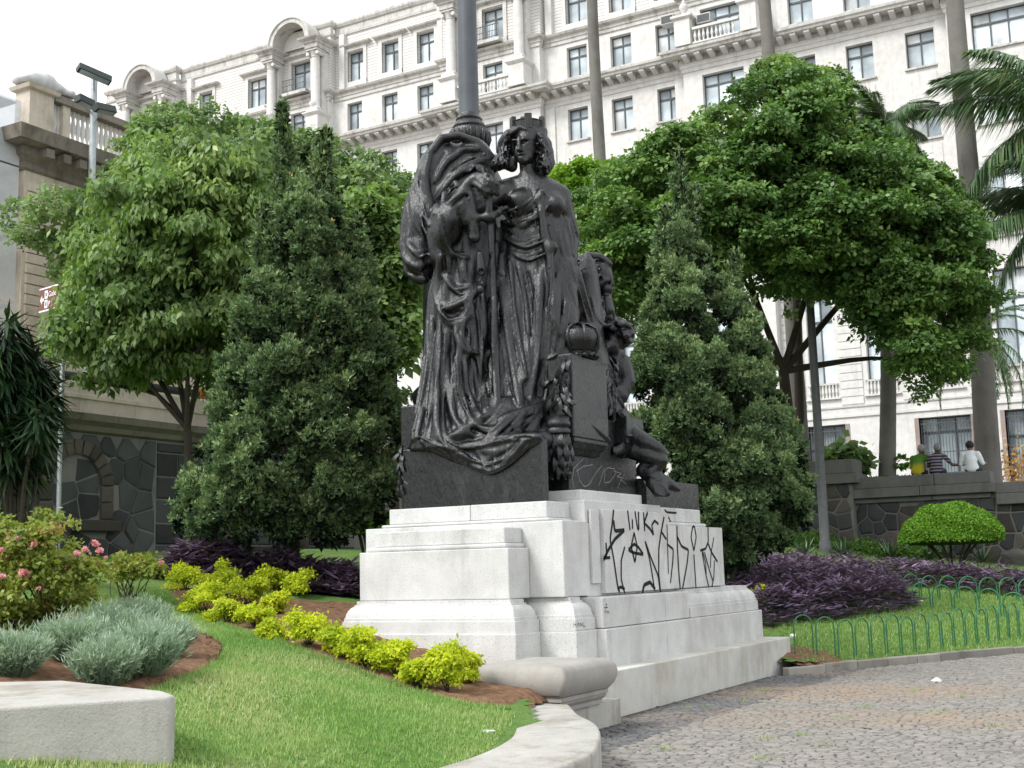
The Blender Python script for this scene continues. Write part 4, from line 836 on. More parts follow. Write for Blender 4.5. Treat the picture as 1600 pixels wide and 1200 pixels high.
def hcourse(name, x0, x1, Y, prof, mat=None):       # moulding run along x; prof (out, z)
    L = [[(x0-o, Y-o, z), (x1+o, Y-o, z)] for o, z in prof]; g = G(); n = len(prof)
    V = [(x0-o, Y+.3, z) for o, z in prof]+[(x0-o, Y-o, z) for o, z in prof]+[(x1+o, Y-o, z) for o, z in prof]+[(x1+o, Y+.3, z) for o, z in prof]
    F = []
    for s in range(3):
        for i in range(n-1): F.append((s*n+i, (s+1)*n+i, (s+1)*n+i+1, s*n+i+1))
    F += [tuple(s*n for s in range(4)), tuple(s*n+n-1 for s in (3,2,1,0))]
    g.add(V, F); return obj(name, g.mesh(), mat or M_dirty, bld)
# bays: centre, half width of windows, columns of panes
PAV = [(-66.0, -61.6), (-52.7, -47.9), (-39.2, -32.4), (-23.5, -19.1), (-9.7, -4.9)]
BAYS = [(-59.2,.55,2),(-54.1,1.2,4),(-46.25,.58,2),(-43.5,.6,2),(-40.8,.6,2),(-30.25,.65,2),(-27.45,.65,2),(-24.65,.65,2),(-17.05,.67,2),(-14.1,.69,2),(-11.1,.7,2),(-2.9,.7,2),(0,.7,2),(2.9,.7,2)]
PBAY = {0: [(-63.8,.7,2)], 1: [(-50.3,.75,2)], 2: [(-35.6,.68,2),(-37.9,.35,1),(-33.4,.35,1)], 3: [(-21.25,1.17,3)], 4: [(-7.3,1.25,3)]}
ROWS = [('D', 18.4, 20.3), ('C', 22.25, 24.0), ('B', 25.98, 27.9)]
secs = []; x = -69.
for a, b in PAV: secs.append((x, a, YF, None)); secs.append((a, b, YF-.55, len(secs)//2)); x = b
secs.append((x, 8, YF, None)); pi = 0
for (x0, x1, Y, pv) in secs:
    bays = [b for b in BAYS if x0 < b[0] < x1] if pv is None else PBAY[pi]
    if pv is not None: pi += 1
    near = x1 > -30
    ops = [(c-h, c+h, z0, z1) for c, h, n in bays for _, z0, z1 in ROWS]
    wallp(x0, x1, 17.4, 28.45, Y, ops)
    for c, h, n in bays:
        for nm, z0, z1 in ROWS:
            if not near and nm == 'D': continue
            window(c-h, c+h, z0, z1, Y, n); sill(c-h, c+h, z0, Y)
            if nm != 'B' and x1 > -20: obj('spandrel_panel', G().box(c-h, c+h, Y-.03, Y+.05, z1+.35, z1+1.6).mesh(), M_white, bld)
    # row A between the big cornice and the frieze
    opsA = [(c-h, c+h, 29.85, 31.7) for c, h, n in bays]; wallp(x0, x1, 29.3, 32.05, Y+.12, opsA)
    for c, h, n in bays: window(c-h, c+h, 29.85, 31.7, Y+.12, n); sill(c-h, c+h, 29.85, Y+.12, .08, .06)
    # lower storeys: tall windows in banded masonry
    tb = [(c, min(h, .8) if n < 3 else h, n) for c, h, n in bays]
    wallp(x0, x1, 9.3, 16.6, Y, [(c-h, c+h, 10.5, 15.1) for c, h, n in tb]); 
    for c, h, n in tb:
        if not near: continue
        window(c-h, c+h, 10.5, 15.1, Y, 2 if n < 3 else 3, .3, None); sill(c-h, c+h, 10.5, Y)
        g = G()
        for k in range(9): xx = c-h-.1+(2*h+.2)*(k+.5)/9; g.lathe((xx, Y-.06, 9.75), [(.05,0),(.05,.05),(.035,.1),(.07,.28),(.04,.5),(.05,.58),(.05,.66)], 8)
        g.box(c-h-.2, c+h+.2, Y-.14, Y-.002, 9.68, 9.752); obj('balustrade', g.mesh(), M_white, bld)
    gb = [(-11.3,1.2),(-17.05,1.0),(-7.3,1.2)]; gb = [b for b in gb if x0 < b[0] < x1]
    wallp(x0, x1, 3.0, 8.7, Y-.02, [(c-h, c+h, 3.6 if c < -16 or c > -8 else 5.6, 8.4) for c, h in gb], .6)
    # mouldings
    hcourse('string_course', x0, x1, Y, [(.02,8.7),(.1,8.72),(.1,8.86),(.06,8.88),(.06,9.18),(.12,9.2),(.14,9.28),(.0,9.3)], M_white)
    hcourse('belt_cornice', x0, x1, Y, [(.02,16.6),(.1,16.62),(.12,16.85),(.3,16.95),(.42,17.1),(.45,17.3),(.0,17.42)], M_dirty)
    hcourse('frieze', x0, x1, Y, [(.0,28.2),(.06,28.22),(.08,28.42),(.14,28.46),(.14,28.6),(.2,28.66)], M_white)
    hcourse('cornice', x0, x1, Y, [(.15,28.98),(.86,28.985),(.9,29.1),(.98,29.16),(1.0,29.3),(.6,29.36),(.0,29.42)], M_dirty)
    hcourse('cornice_soffit', x0, x1, Y, [(.1,28.64),(.16,28.66),(.16,28.96),(.2,28.975)], M_dirty)
    n = max(1, int((x1-x0)/.68)); mo = None
    for k in range(n):
        xc = x0+(k+.5)*(x1-x0)/n
        if mo is None:
            g = G(); g.add([(-.15,0,-.3),(.15,0,-.3),(.15,-.55,-.16),(.15,-.62,-.1),(.15,-.62,0),(.15,0,0),(-.15,-.55,-.16),(-.15,-.62,-.1),(-.15,-.62,0),(-.15,0,0)],
                [(0,1,2,6),(6,2,3,7),(7,3,4,8),(8,4,5,9),(1,5,4,3),(1,3,2),(0,7,8,9),(0,6,7)]); mo = g.mesh()
        o = obj('modillion', mo, M_white, bld); o.location = Vector((xc, Y-.17, 28.972))-Vector(bld.location)
    hcourse('upper_frieze', x0, x1, Y+.1, [(.0,31.98),(.06,32.0),(.06,32.2),(.12,32.24),(.12,32.42),(.3,32.5),(.36,32.62),(.1,32.7),(.0,32.72)], M_dirty)
    # attic
    at_ = [(c, h, n) for c, h, n in bays if h > .5 or pv is None]
    opsT = [(c-h-.05, c+h+.05, 33.2, 35.25) for c, h, n in at_]; wallp(x0, x1, 32.7, 36.55, Y+.3, opsT, .4, M_lines)
    for c, h, n in at_:
        window(c-h-.05, c+h+.05, 33.2, 35.25, Y+.3, n, .3)
        g = G(); Y2 = Y+.3
        for s in (-1, 1): g.box(min(c+s*(h+.05), c+s*(h+.3)), max(c+s*(h+.05), c+s*(h+.3)), Y2-.08, Y2+.05, 33.0, 35.3)
        g.box(c-h-.3, c+h+.3, Y2-.1, Y2+.05, 32.85, 33.19); g.box(c-h-.3, c+h+.3, Y2-.082, Y2+.05, 35.3, 35.5); obj('window_surround', g.mesh(), M_white, bld)
        hcourse('window_hood', c-h-.35, c+h+.35, Y2, [(.05,35.5),(.1,35.52),(.3,35.62),(.34,35.72),(.05,35.8)], M_dirty)
    hcourse('parapet', x0, x1, Y+.3, [(.0,36.5),(.08,36.52),(.1,36.7),(.05,36.75),(.05,37.1),(.14,37.14),(.22,37.3),(.22,37.42),(.1,37.6),(.0,37.6)], M_dirty)
# narrow pilaster strips on the wings
for xp in (-60.6, -47.2, -39.6, -32.0, -23.9, -18.7, -10.0, -4.5):
    obj('pilaster', G().box(xp-.3, xp+.3, YF-.1, YF+.05, 17.425, 28.195).mesh(), M_white, bld)
    obj('attic_scroll', G().box(xp-.2, xp+.2, YF+.02, YF+.35, 32.73, 36.5).mesh(), M_white, bld)
# banded courses of the tall storey
for xa, xb in [(-19.0,-17.95),(-16.15,-15.05),(-13.15,-12.15),(-10.05,-9.75)]:
    z = 9.36
    while z < 16.4: obj('masonry_course', G().box(xa, xb, YF-.05, YF+.02, z, z+.36).mesh(), M_white, bld); z += .4
# columns and arched hoods of the pavilions
def column(xc, Y, z0, z1, r=.3):
    g = G(); g.box(xc-r*1.5, xc+r*1.5, Y-r*1.5, Y+r*1.5, z0, z0+.18)
    g.lathe((xc, Y, 0), [(r*1.3,z0+.181),(r*1.35,z0+.28),(r*1.1,z0+.34),(r,z0+.42),(r*.98,z1-1.0),(r*.86,z1-.55),(r*1.0,z1-.5),(r*.9,z1-.46),(r*1.25,z1-.16),(r*1.35,z1-.12)], 20)
    g.box(xc-r*1.45, xc+r*1.45, Y-r*1.45, Y+r*1.45, z1-.119, z1); o = smooth_auto(obj('column', g.mesh(), M_white, bld), 30)
    v = G()
    for s in (-1, 1): v.tube([(xc+s*r*1.3, Y-r*1.2, z1-.3), (xc+s*r*1.3, Y+r*1.2, z1-.3)], .13, 10)
    obj('volute', v.mesh(), M_white, o)
def hood(xc, r, Y, z, dep=1.6):
    g = G(); n = 18; L = []
    for i in range(n+1):
        a = math.pi*i/n; cs, sn = math.cos(a), math.sin(a)
        L.append([(xc+cs*q, y, z+sn*q) for q, y in ((r-.05, Y-dep), (r+.22, Y-dep), (r+.24, Y-dep-.08), (r+.34, Y-dep-.08), (r+.36, Y), (r-.05, Y))])
    g.loops(L, True, True); smooth_auto(obj('arched_hood', g.mesh(), M_dirty, bld), 30)
    g = G(); L = []
    V = [(xc, Y-.02, z)]+[(xc+math.cos(math.pi*i/n)*r, Y-.02, z+math.sin(math.pi*i/n)*r) for i in range(n+1)]; g.add(V, [(0,i+1,i+2) for i in range(n)]); obj('lunette', g.mesh(), M_white, bld)
for xc, hw in ((-63.8, 1.75), (-50.3, 1.85), (-35.75, 2.35)):
    Y = YF-.55
    for s in (-1, 1):
        xx = xc+s*hw; obj('pedestal_block', G().rings(xx-.5, xx+.5, Y-1.0, Y+.1, [(.06,29.43),(.06,29.6),(0,29.64),(0,30.75),(.06,30.8),(.16,30.92),(.16,31.0),(0,31.05)]).mesh(), M_white, bld)
        obj('pilaster', G().box(xx-.38, xx+.38, Y-.25, Y+.3, 31.06, 35.3).mesh(), M_white, bld)
        column(xx, Y-.55, 31.06, 35.3)
        obj('entablature_block', G().rings(xx-.5, xx+.5, Y-1.05, Y+.4, [(0,35.31),(0,35.6),(.08,35.64),(.1,35.75),(.32,35.88),(.36,35.98),(.05,36.1)]).mesh(), M_dirty, bld)
    hood(xc, hw-.45, Y+.1, 36.1, 1.15)
    b = G(); b.box(xc-1.0, xc+1.0, Y-.55, Y, 32.75, 32.95); obj('balcony_slab', b.mesh(), M_dirty, bld)
    b = G()
    for k in range(17): xx = xc-.95+1.9*k/16; b.box(xx-.012, xx+.012, Y-.52, Y-.496, 32.96, 33.78)
    b.box(xc-.98, xc+.98, Y-.53, Y-.49, 33.78, 33.83); b.box(xc-.98, xc+.98, Y-.525, Y-.495, 33.05, 33.08); b.box(xc-.98, xc+.98, Y-.525, Y-.495, 33.4, 33.43); obj('balcony_railing', b.mesh(), M_frame, bld)
for xc, hw in ((-35.75, 1.75), (-21.25, 1.3)):      # stone balustrades above the big cornice
    g = G(); Y = YF-.55
    for k in range(int(hw*2/.24)): xx = xc-hw+.12+.24*k; g.lathe((xx, Y-.75, 29.5), [(.06,0),(.06,.06),(.04,.12),(.09,.32),(.045,.56),(.06,.64),(.06,.72)], 8)
    g.box(xc-hw, xc+hw, Y-.86, Y-.64, 29.42, 29.502); g.box(xc-hw, xc+hw, Y-.88, Y-.62, 30.2, 30.34); obj('balustrade', g.mesh(), M_white, bld)
def urn(xc, Y, z): smooth_auto(obj('urn', G().lathe((xc, Y, z), [(.16,0),(.16,.08),(.07,.14),(.09,.22),(.22,.4),(.26,.58),(.2,.7),(.1,.76),(.12,.84),(.03,.98)], 14).mesh(), M_white, bld), 40)
for xx in (-23.1, -19.4): 
    obj('pedestal_block', G().rings(xx-.45, xx+.45, YF-1.5, YF-.6, [(.0,29.43),(0,30.9),(.14,31.0),(.14,31.12),(0,31.2)]).mesh(), M_white, bld); urn(xx, YF-1.05, 31.2)
for xx in (-48.5, -52.1): urn(xx, YF-1.3, 31.06)
M_ac = M_plain('ac_unit', (.42, .42, .41), .5, amt=.1)
for k, (xx, z, Y) in enumerate([(-24.3, 31.3, YF), (-22.0, 30.6, YF-.55)]):
    t_ = thing('air_conditioner', ['boxy air conditioner hanging at an upper window of the white building', 'slatted air conditioner on the balustraded balcony of the white building'][k], 'air conditioner', (xx, Y-.3, z))
    bevel(obj('casing', G().box(xx-.4, xx+.4, Y-.55, Y+.1, z, z+.55).mesh(), M_ac, t_), .03, 2); g = G()
    for j in range(7): g.box(xx-.34, xx+.34, Y-.575, Y-.552, z+.08+j*.06, z+.11+j*.06)
    obj('grille', g.mesh(), M_frame, t_)
# ground floor grilles
for c, h, z0 in [(-11.3,1.2,5.6),(-17.05,1.0,3.6),(-7.3,1.2,3.6)]:
    Y = (YF if c < -9 else YF-.55)-.02
    window(c-h, c+h, z0, 8.4, Y+.2, 3, .25, M_gl2); g = G(); n = int(h*2/.14)
    for k in range(n): xx = c-h+.07+.14*k; g.box(xx-.014, xx+.014, Y+.1, Y+.128, z0, 8.3)
    for z in (z0+.1, (z0+8.4)/2-.3, 8.1): g.box(c-h, c+h, Y+.09, Y+.138, z-.02, z+.02)
    obj('window_grille', g.mesh(), M_frame, bld)
    M_jamb = M_stone('brown_jamb', (.3, .245, .22), .1, 60) if c == -11.3 else M_jamb
    for s in (-1, 1): xx = c+s*(h+.1); obj('jamb', G().box(xx-.1, xx+.1, Y-.05, Y+.5, z0, 8.4).mesh(), M_jamb, bld)
# ================================================================ CREAM THEATRE on the left, its stone base, scaffold netting
M_cream = M_stone('cream_stucco', (.56, .5, .42), .08, 50, (.45, .4, .34), .6, .3, streak=.5)
XT = -27.
th = thing('theatre', 'cream stucco building with balustrade and grooved stone courses at the left edge', 'building', (XT-6, 27, 2))
obj('wall', G().box(-45, XT, 21.6, 31, 1.5, 12.6).mesh(), M_cream, th)
z = 2.2
while z < 12.0: bevel(obj('masonry_course', G().box(XT-.02, XT+.06, 21.7, 26.5, z, z+.25).mesh(), M_cream, th), .01, 1); z += .28
def cor(prof, mat=M_cream, y0=21.6, y1=31): return obj('cornice', G().rings(-45, XT, y0, y1, prof).mesh(), mat, th)
M_sooty = M_stone('sooty_cornice', (.22, .2, .17), .1, 50, (.3, .28, .25), .9, .4, streak=.7)
cor([(.02,12.55),(.1,12.6),(.1,12.75),(.3,12.9),(.34,13.1)], M_sooty); cor([(.36,13.11),(.7,13.16),(.75,13.35),(.8,13.5),(.1,13.56)], M_sooty)
k = 0
for yy in np.arange(21.8, 30, .55): obj('modillion', G().box(XT+.3, XT+.62, yy, yy+.25, 12.86, 13.1).mesh(), M_sooty, th)
cor([(.05,13.57),(.05,13.8),(.0,13.82),(-.02,13.83)])
obj('parapet_block', G().rings(XT-.6, XT-.02, 21.7, 22.5, [(0,13.84),(0,14.85),(.1,14.9),(.14,15.0),(0,15.06)]).mesh(), M_cream, th)
obj('parapet_block', G().box(XT-.5, XT-.05, 22.85, 23.1, 13.84, 14.8).mesh(), M_cream, th); obj('parapet_rail', G().box(XT-.6, XT+.03, 22.52, 31, 14.78, 14.98).mesh(), M_sooty, th)
for yy in list(np.arange(22.58, 22.85, .13))+list(np.arange(23.2, 28, .17)): smooth_auto(obj('baluster', G().lathe((XT-.25, yy, 13.84), [(.06,0),(.06,.1),(.04,.16),(.085,.4),(.045,.7),(.06,.8),(.06,.93)], 10).mesh(), M_white, th), 40)
M_tarp = M_plain('tarpaulin', (.55, .55, .56), .5, nscale=6, amt=.15, bump_s=.6, bscale=8)
T = Field((XT-.3, 22.2, 15.06), (-1.3, -1.0, -.05), (1.5, 1.0, .8), .05, np.array([0,1.,0]), np.array([1.,0,0]))
for a, b, r in [(-.3,0,.33),(.1,.05,.4),(.5,.0,.28),(.85,.1,.18),(-.55,0,.2)]: T.ell((a, b, r*.55), (r, .35, r*.75), .1)
T.cap([(.7,.25,.1,.1),(1.1,.3,-.02,.08)], .08)
tag(obj('tarpaulin', T.mesh('tarp'), M_tarp), 'crumpled white tarpaulin heaped on the corner of the cream parapet', 'tarpaulin')
m, t, out = nodes('scaffold_net'); co = coord(t); pr = principled(t, out, ramp(t, [(.3, (.5, .54, .58)), (.7, (.66, .69, .72))], noise(t, co, 1.5, 5)), .8, spec=.1)
tr = t.nodes.new('ShaderNodeBsdfTransparent'); ms = t.nodes.new('ShaderNodeMixShader'); ms.inputs[0].default_value = .68; t.links.new(tr.outputs[0], ms.inputs[1]); t.links.new(pr.outputs[0], ms.inputs[2]); t.links.new(ms.outputs[0], out.inputs[0]); M_net = m
sc = thing('scaffold', 'scaffold wrapped in pale translucent netting at the far left edge', 'scaffold', (-29, 20.6, 1.5))
for k in range(7):
    z0 = 1.5+k*1.85; n = 14; L = []
    for i in range(n+1):
        x = -33+(6.0)*i/n; L.append([(x, 20.5+.04*math.sin(i*1.7+k), z0), (x, 20.5+.09*math.sin(i*2.1+k*2), z0+.9), (x, 20.5+.04*math.sin(i*1.3+k), z0+1.8)])
    g = G(); g.loops(L, False, False); g.add([(-26.98,20.5,z0),(-26.98,21.4,z0),(-26.98,21.4,z0+1.8),(-26.98,20.5,z0+1.8)], [(0,1,2,3)]); obj('netting', g.mesh(), M_net, sc)
    g = G(); g.tube([(-33,20.55,z0+1.83),(-27,20.55,z0+1.83)], .03, 6); obj('ledger_tube', g.mesh(), M_frame, sc); g = G(); g.box(-33, -27.05, 20.6, 21.3, z0+1.72, z0+1.77); obj('platform', g.mesh(), M_ac, sc)
for x in (-27.05, -29, -31, -33): g = G(); g.tube([(x,20.6,.5),(x,20.6,14.6)], .03, 6); obj('standard_tube', g.mesh(), M_frame, sc)
# stone base wall, facing right
XS = -20.63
sb = thing('stone_base_wall', 'dark stone wall with arched niche and cream band behind the left tree', 'wall', (XS, 20, 1.5))
obj('wall_core', G().box(XS-6, XS, 8, 30, .8, 4.72).mesh(), M_mortar, sb)
NY, NZ0, NZ1 = 18.02, 2.92, 3.62
def in_niche(s): return (abs(s[0]-NY) < .95 and 2.55 < s[1] < NZ1) or math.hypot(s[0]-NY, s[1]-NZ1) < 1.0
for poly in rubble(13, 20.2, 1.5, 4.68, .46, 14, in_niche): stone_obj(poly, lambda q, h: (XS+h, q[0], q[1]), sb, [M_rub], .05)
z = 1.5; r_ = 0
while z < 4.6:
    y = 20.25; h = random.uniform(.38, .55); h = min(h, 4.68-z)
    while y < 27:
        wd = random.uniform(.5, .85); poly = [np.array(q) for q in ((y+.02,z+.02),(y+wd-.02,z+.02),(y+wd-.02,z+h-.02),(y+.02,z+h-.02))]; stone_obj(poly, lambda q, hh: (XS+hh, q[0], q[1]), sb, [M_rub], .05); y += wd
    z += h
for i in range(11):      # voussoirs
    a0, a1 = math.pi*i/11+.02, math.pi*(i+1)/11-.02; poly = [np.array((NY+math.cos(a)*q, NZ1+math.sin(a)*q)) for a, q in ((a0,.64),(a0,.96),(a1,.96),(a1,.64))]; stone_obj(poly[::-1], lambda q, h: (XS+.04+h, q[0], q[1]), sb, [M_rub2], .06)
for s in (-1, 1):
    for zz in (2.92, 3.28): 
        y0, y1 = sorted((NY+s*.64, NY+s*.96)); poly = [np.array(q) for q in ((y0,zz),(y1,zz),(y1,zz+.33),(y0,zz+.33))]; stone_obj(poly, lambda q, h: (XS+.04+h, q[0], q[1]), sb, [M_rub2], .06)
bevel(obj('niche_sill', G().box(XS-.05, XS+.22, NY-1.05, NY+1.05, 2.66, 2.9).mesh(), M_rub2, sb), .03, 2)
for poly in rubble(NY-.62, NY+.62, 2.92, 4.2, .42, 31, lambda s: math.hypot(s[0]-NY, max(0, s[1]-NZ1)) > .5): stone_obj(poly, lambda q, h: (XS+.002+h*.2, q[0], q[1]), sb, [M_rub], .05)
obj('dark_cornice', G().rings(XS-6, XS, 8, 30, [(.02,4.73),(.1,4.76),(.14,4.86),(.3,4.95),(.34,5.08),(.1,5.12)]).mesh(), M_sooty, sb)
obj('cream_band', G().rings(XS-6, XS, 8, 30, [(.12,5.125),(.12,5.4),(.16,5.42),(.16,5.5),(.1,5.52),(.1,5.74),(.0,5.76)]).mesh(), M_cream, sb)
pp = thing('pipe', 'black pipe with an orange end along the top of the stone base wall', 'pipe', (XS, 20, 5.85)); M_blk = M_plain('black_rubber', (.03, .03, .032), .6); M_org = M_plain('orange_plastic', (.75, .13, .03), .5, amt=.08)
g = G(); g.tube([(XS+.05,14,5.88),(XS+.06,17.6,5.87),(XS+.05,21.45,5.9)], .09, 10); smooth_auto(obj('tube', g.mesh(), M_blk, pp), 50); g = G(); g.tube([(XS+.05,21.452,5.9),(XS+.05,21.85,5.91)], .11, 10); smooth_auto(obj('orange_end', g.mesh(), M_org, pp), 50)
# ================================================================ PLANTS
def unit(v): return v/np.maximum(np.linalg.norm(v, axis=-1, keepdims=True), 1e-9)
def rdir(n): return unit(rng.normal(size=(n, 3)))
def leaves(P, D, N, ln, wd, v, cup=.15, shape=.45):
    """diamond leaves: base P, axis D, face N -> arrays"""
    n = len(P); D = unit(D); S = unit(np.cross(D, N)); N = np.cross(S, D); ln = np.broadcast_to(ln, n)[:,None]; wd = np.broadcast_to(wd, n)[:,None]
    mid = P+D*ln*shape
    V = np.stack([P, mid+S*wd-N*ln*cup*.3, P+D*ln-N*ln*cup, mid-S*wd-N*ln*cup*.3], 1).reshape(-1, 3)
    return V, np.arange(n*4).reshape(-1, 4), np.repeat(v, 4)
def join(parts):
    V, F, A, o = [], [], [], 0
    for v, f, a in parts: V.append(v); F.append(f+o); A.append(a); o += len(v)
    return np.concatenate(V), np.concatenate(F), np.concatenate(A)
def seg_dist(px, py, poly):
    d = np.full(px.shape, 1e9); n = len(poly)
    for i in range(n):
        a = np.array(poly[i], float); b = np.array(poly[(i+1) % n], float); e = b-a; t = np.clip(((px-a[0])*e[0]+(py-a[1])*e[1])/(e @ e), 0, 1)
        d = np.minimum(d, np.hypot(px-a[0]-t*e[0], py-a[1]-t*e[1]))
    return d
def crown_blobs(poly, d0, thick, n, rmin, rmax, back=.35):
    """clumps filling a crown whose silhouette was surveyed at distance d0; thick = half depth in metres"""
    xs = np.array([p[0] for p in poly]); ys = np.array([p[1] for p in poly]); C, Rr = [], []
    while len(C) < n:
        x = rng.uniform(xs.min(), xs.max(), 400); y = rng.uniform(ys.min(), ys.max(), 400); ok = inside(x, y, poly); x, y = x[ok], y[ok]; e = seg_dist(x, y, poly)
        for a, b, s in zip(x, y, e):
            r = rng.uniform(rmin, rmax); rp = r*FPX/d0
            if s < rp*.62: r = max(rmin*.55, s/FPX*d0*1.2); 
            if s < 4: continue
            k = min(1, s/(min(np.ptp(xs), np.ptp(ys))*.42)); h = thick*math.sqrt(max(0, 1-(1-k)**2)); t = rng.random()
            off = -h*math.sqrt(t) if rng.random() > back else h*t
            C.append(at(a, b, d0+off)); Rr.append(r)
            if len(C) >= n: break
    return np.array(C), np.array(Rr)
def crown(C, Rr, n, ln, wd, droop=.3, upface=.5, zs=1., shell=.35, cup=.15, spray=.4):
    nb = len(C); w_ = Rr**2; i = rng.choice(nb, n, p=w_/w_.sum()); d = rdir(n); d[:,2] = np.where(d[:,2] < -.3, -d[:,2]*.6, d[:,2]); d = unit(d)
    sc = np.array([1, 1, zs])*rng.uniform(.65, 1.3, (nb, 3)); rad = Rr[i]*(1-shell*rng.random(n)**1.5); P = C[i]+d*rad[:,None]*sc[i]
    K_ = 9; tw = rdir(nb*K_).reshape(nb, K_, 3); tw[...,2] = np.abs(tw[...,2])*.7-.1; tk = tw[i, rng.integers(0, K_, n)]       # twigs poking out of each clump
    u = rng.random(n)**.7; sp_ = rng.random(n) < spray; Q = C[i]+tk*(Rr[i]*(.35+1.1*u))[:,None]*sc[i]+rng.normal(0, 1, (n, 3))*(ln*.55); P = np.where(sp_[:,None], Q, P); d = np.where(sp_[:,None], unit(tk+rng.normal(0, .5, (n, 3))), d)
    N = unit(d*(1-upface)+np.array([0, 0, 1])*upface+rng.normal(0, .4, (n, 3))); D = unit(np.cross(N, rdir(n))+d*.5-np.array([0, 0, droop]))
    blobv = rng.random(nb); v = np.clip(.5*blobv[i]+.5*rng.random(n), 0, 1); k = .55+.9*rng.random(n)
    return leaves(P, D, N, ln*k, wd*k*(.85+.3*rng.random(n)), v, cup)
def limbs(g, base, fork, C, Rr, n, r0, r1, bend=.3):
    base, fork = np.array(base), np.array(fork); m = (base+fork)/2+rng.normal(0, bend*.3, 3)*np.array([1,1,0])
    g.tube(smooth_line([base, m, fork], 8), list(np.linspace(r0, r1*1.2, 8)), 10)
    for k in rng.choice(len(C), n, replace=False):
        q = C[k]; mid = fork*.5+q*.5+rng.normal(0, bend, 3)+np.array([0,0,.2]); g.tube(smooth_line([fork-(fork-base)*.08, mid, q], 8), list(np.linspace(r1, .02, 8)), 7)
def tree(name, label, poly, d0, thick, nb, rr, nl, ln, wd, mat, base, fork, bark, r0, r1, nlimb=14, cat='tree', group=None, **kw):
    C, Rr = crown_blobs(poly, d0, thick, nb, *rr); t_ = thing(name, label, cat, tuple(base), group)
    A = crown(C, Rr, nl, ln, wd, **kw); cc = C.mean(0); B = crown(cc+(C-cc)*.72, Rr*.95, nl//6, ln*1.5, wd*1.6, **kw); B = (B[0], B[1], B[2]*.3)  # inner leaves take the dark tones: crown shade put into the colour
    obj('crown', np_mesh('crown', *join([A, B])[:2], attr=join([A, B])[2]), mat, t_)
    if bark is not None:
        g = G(); limbs(g, base, fork, C, Rr, min(nlimb, len(C)), r0, r1); smooth_auto(obj('trunk', g.mesh(), bark, t_), 60)
    return t_
M_bark = M_stone('bark', (.06, .05, .04), .3, 25, (.5, .5, .5), .5, 1.0)
M_lf1 = M_leaf('leaf_round_tree', [(0, (0.057, 0.124, 0.038)), (.5, (0.113, 0.212, 0.060)), (.85, (0.185, 0.302, 0.086)), (1, (0.289, 0.400, 0.122))], .32, .42, .4, ((.8, .85, .8), (1.15, 1.12, 1.0), .35))
M_lf2 = M_leaf('leaf_drooping_tree', [(0, (0.081, 0.149, 0.050)), (.5, (0.159, 0.251, 0.083)), (.85, (0.250, 0.355, 0.121)), (1, (0.456, 0.502, 0.200))], .4, .45, .35, ((.8, .8, .8), (1.2, 1.2, 1.05), .5))
M_lf3 = M_leaf('leaf_fine_tree', [(0, (0.086, 0.149, 0.060)), (.5, (0.159, 0.255, 0.099)), (1, (0.285, 0.364, 0.170))], .35, .5, .3)
M_con = M_leaf('juniper', [(0, (0.062, 0.105, 0.051)), (.4, (0.133, 0.209, 0.095)), (.75, (0.262, 0.361, 0.161)), (.985, (0.400, 0.498, 0.222)), (1, (1.005, 0.770, 0.321))], .12, .6, .25)
M_dk = M_leaf('inner_shade', [(0, (.01, .02, .01)), (1, (.02, .035, .018))], .0, .8, .1)  # near-black: shade inside the conifers put into the leaf colour
zb = lambda p: (p[0], p[1], float(hz(p[0], p[1]))-.05)
# -- the round green tree on the terrace
T1 = [(884,345),(892,300),(930,262),(990,238),(1040,200),(1080,185),(1120,150),(1160,120),(1200,98),(1255,95),(1310,105),(1330,140),(1345,185),(1385,200),(1430,235),(1470,262),(1510,305),(1535,340),(1550,385),(1545,450),(1532,505),(1540,555),(1510,595),(1470,615),(1435,632),(1400,585),(1380,545),(1340,500),(1290,475),(1230,500),(1180,475),(1100,480),(1000,520),(930,520),(890,420)]
tree('broadleaf_tree', 'dense round-crowned green tree right of the statue in front of the white building', T1, 34.5, 3.4, 430, (.35, .85), 230000, .13, .045, M_lf1, tuple(at(1245,745,38))[:2]+(3.3,), at(1222,560,36.5), M_bark, .24, .12, 7, droop=.35, upface=.55, zs=.72, spray=.45)
# loose yellower-leaved sprays on top of that tree read as a second tree behind it
T1b = [(1150,150),(1185,95),(1230,88),(1265,110),(1300,105),(1335,118),(1325,150),(1345,185),(1250,190)]
tree('broadleaf_tree', 'loose yellowish treetop sticking out above the round tree', T1b, 37.5, 1.2, 60, (.25, .5), 16000, .13, .045, M_lf2, tuple(at(1250,745,40.5))[:2]+(3.3,), at(1240,220,38.5), M_bark, .16, .1, 12, droop=.2, upface=.4)
# bright shrub crown between statue and tree
T1c = [(860,330),(858,275),(880,255),(910,250),(960,250),(1000,262),(1010,300),(960,340),(900,400)]
M_lfy = M_leaf('leaf_bright', [(0, (0.084, 0.180, 0.018)), (.6, (0.156, 0.300, 0.024)), (1, (0.288, 0.420, 0.042))], .45, .5, .3)
tree('broadleaf_tree', 'bright yellow-green treetop showing between the statue head and the round tree', T1c, 39.5, 1.5, 60, (.3, .6), 20000, .14, .05, M_lfy, tuple(at(960,760,41))[:2]+(3.3,), at(950,420,40.5), M_bark, .2, .12, 10)
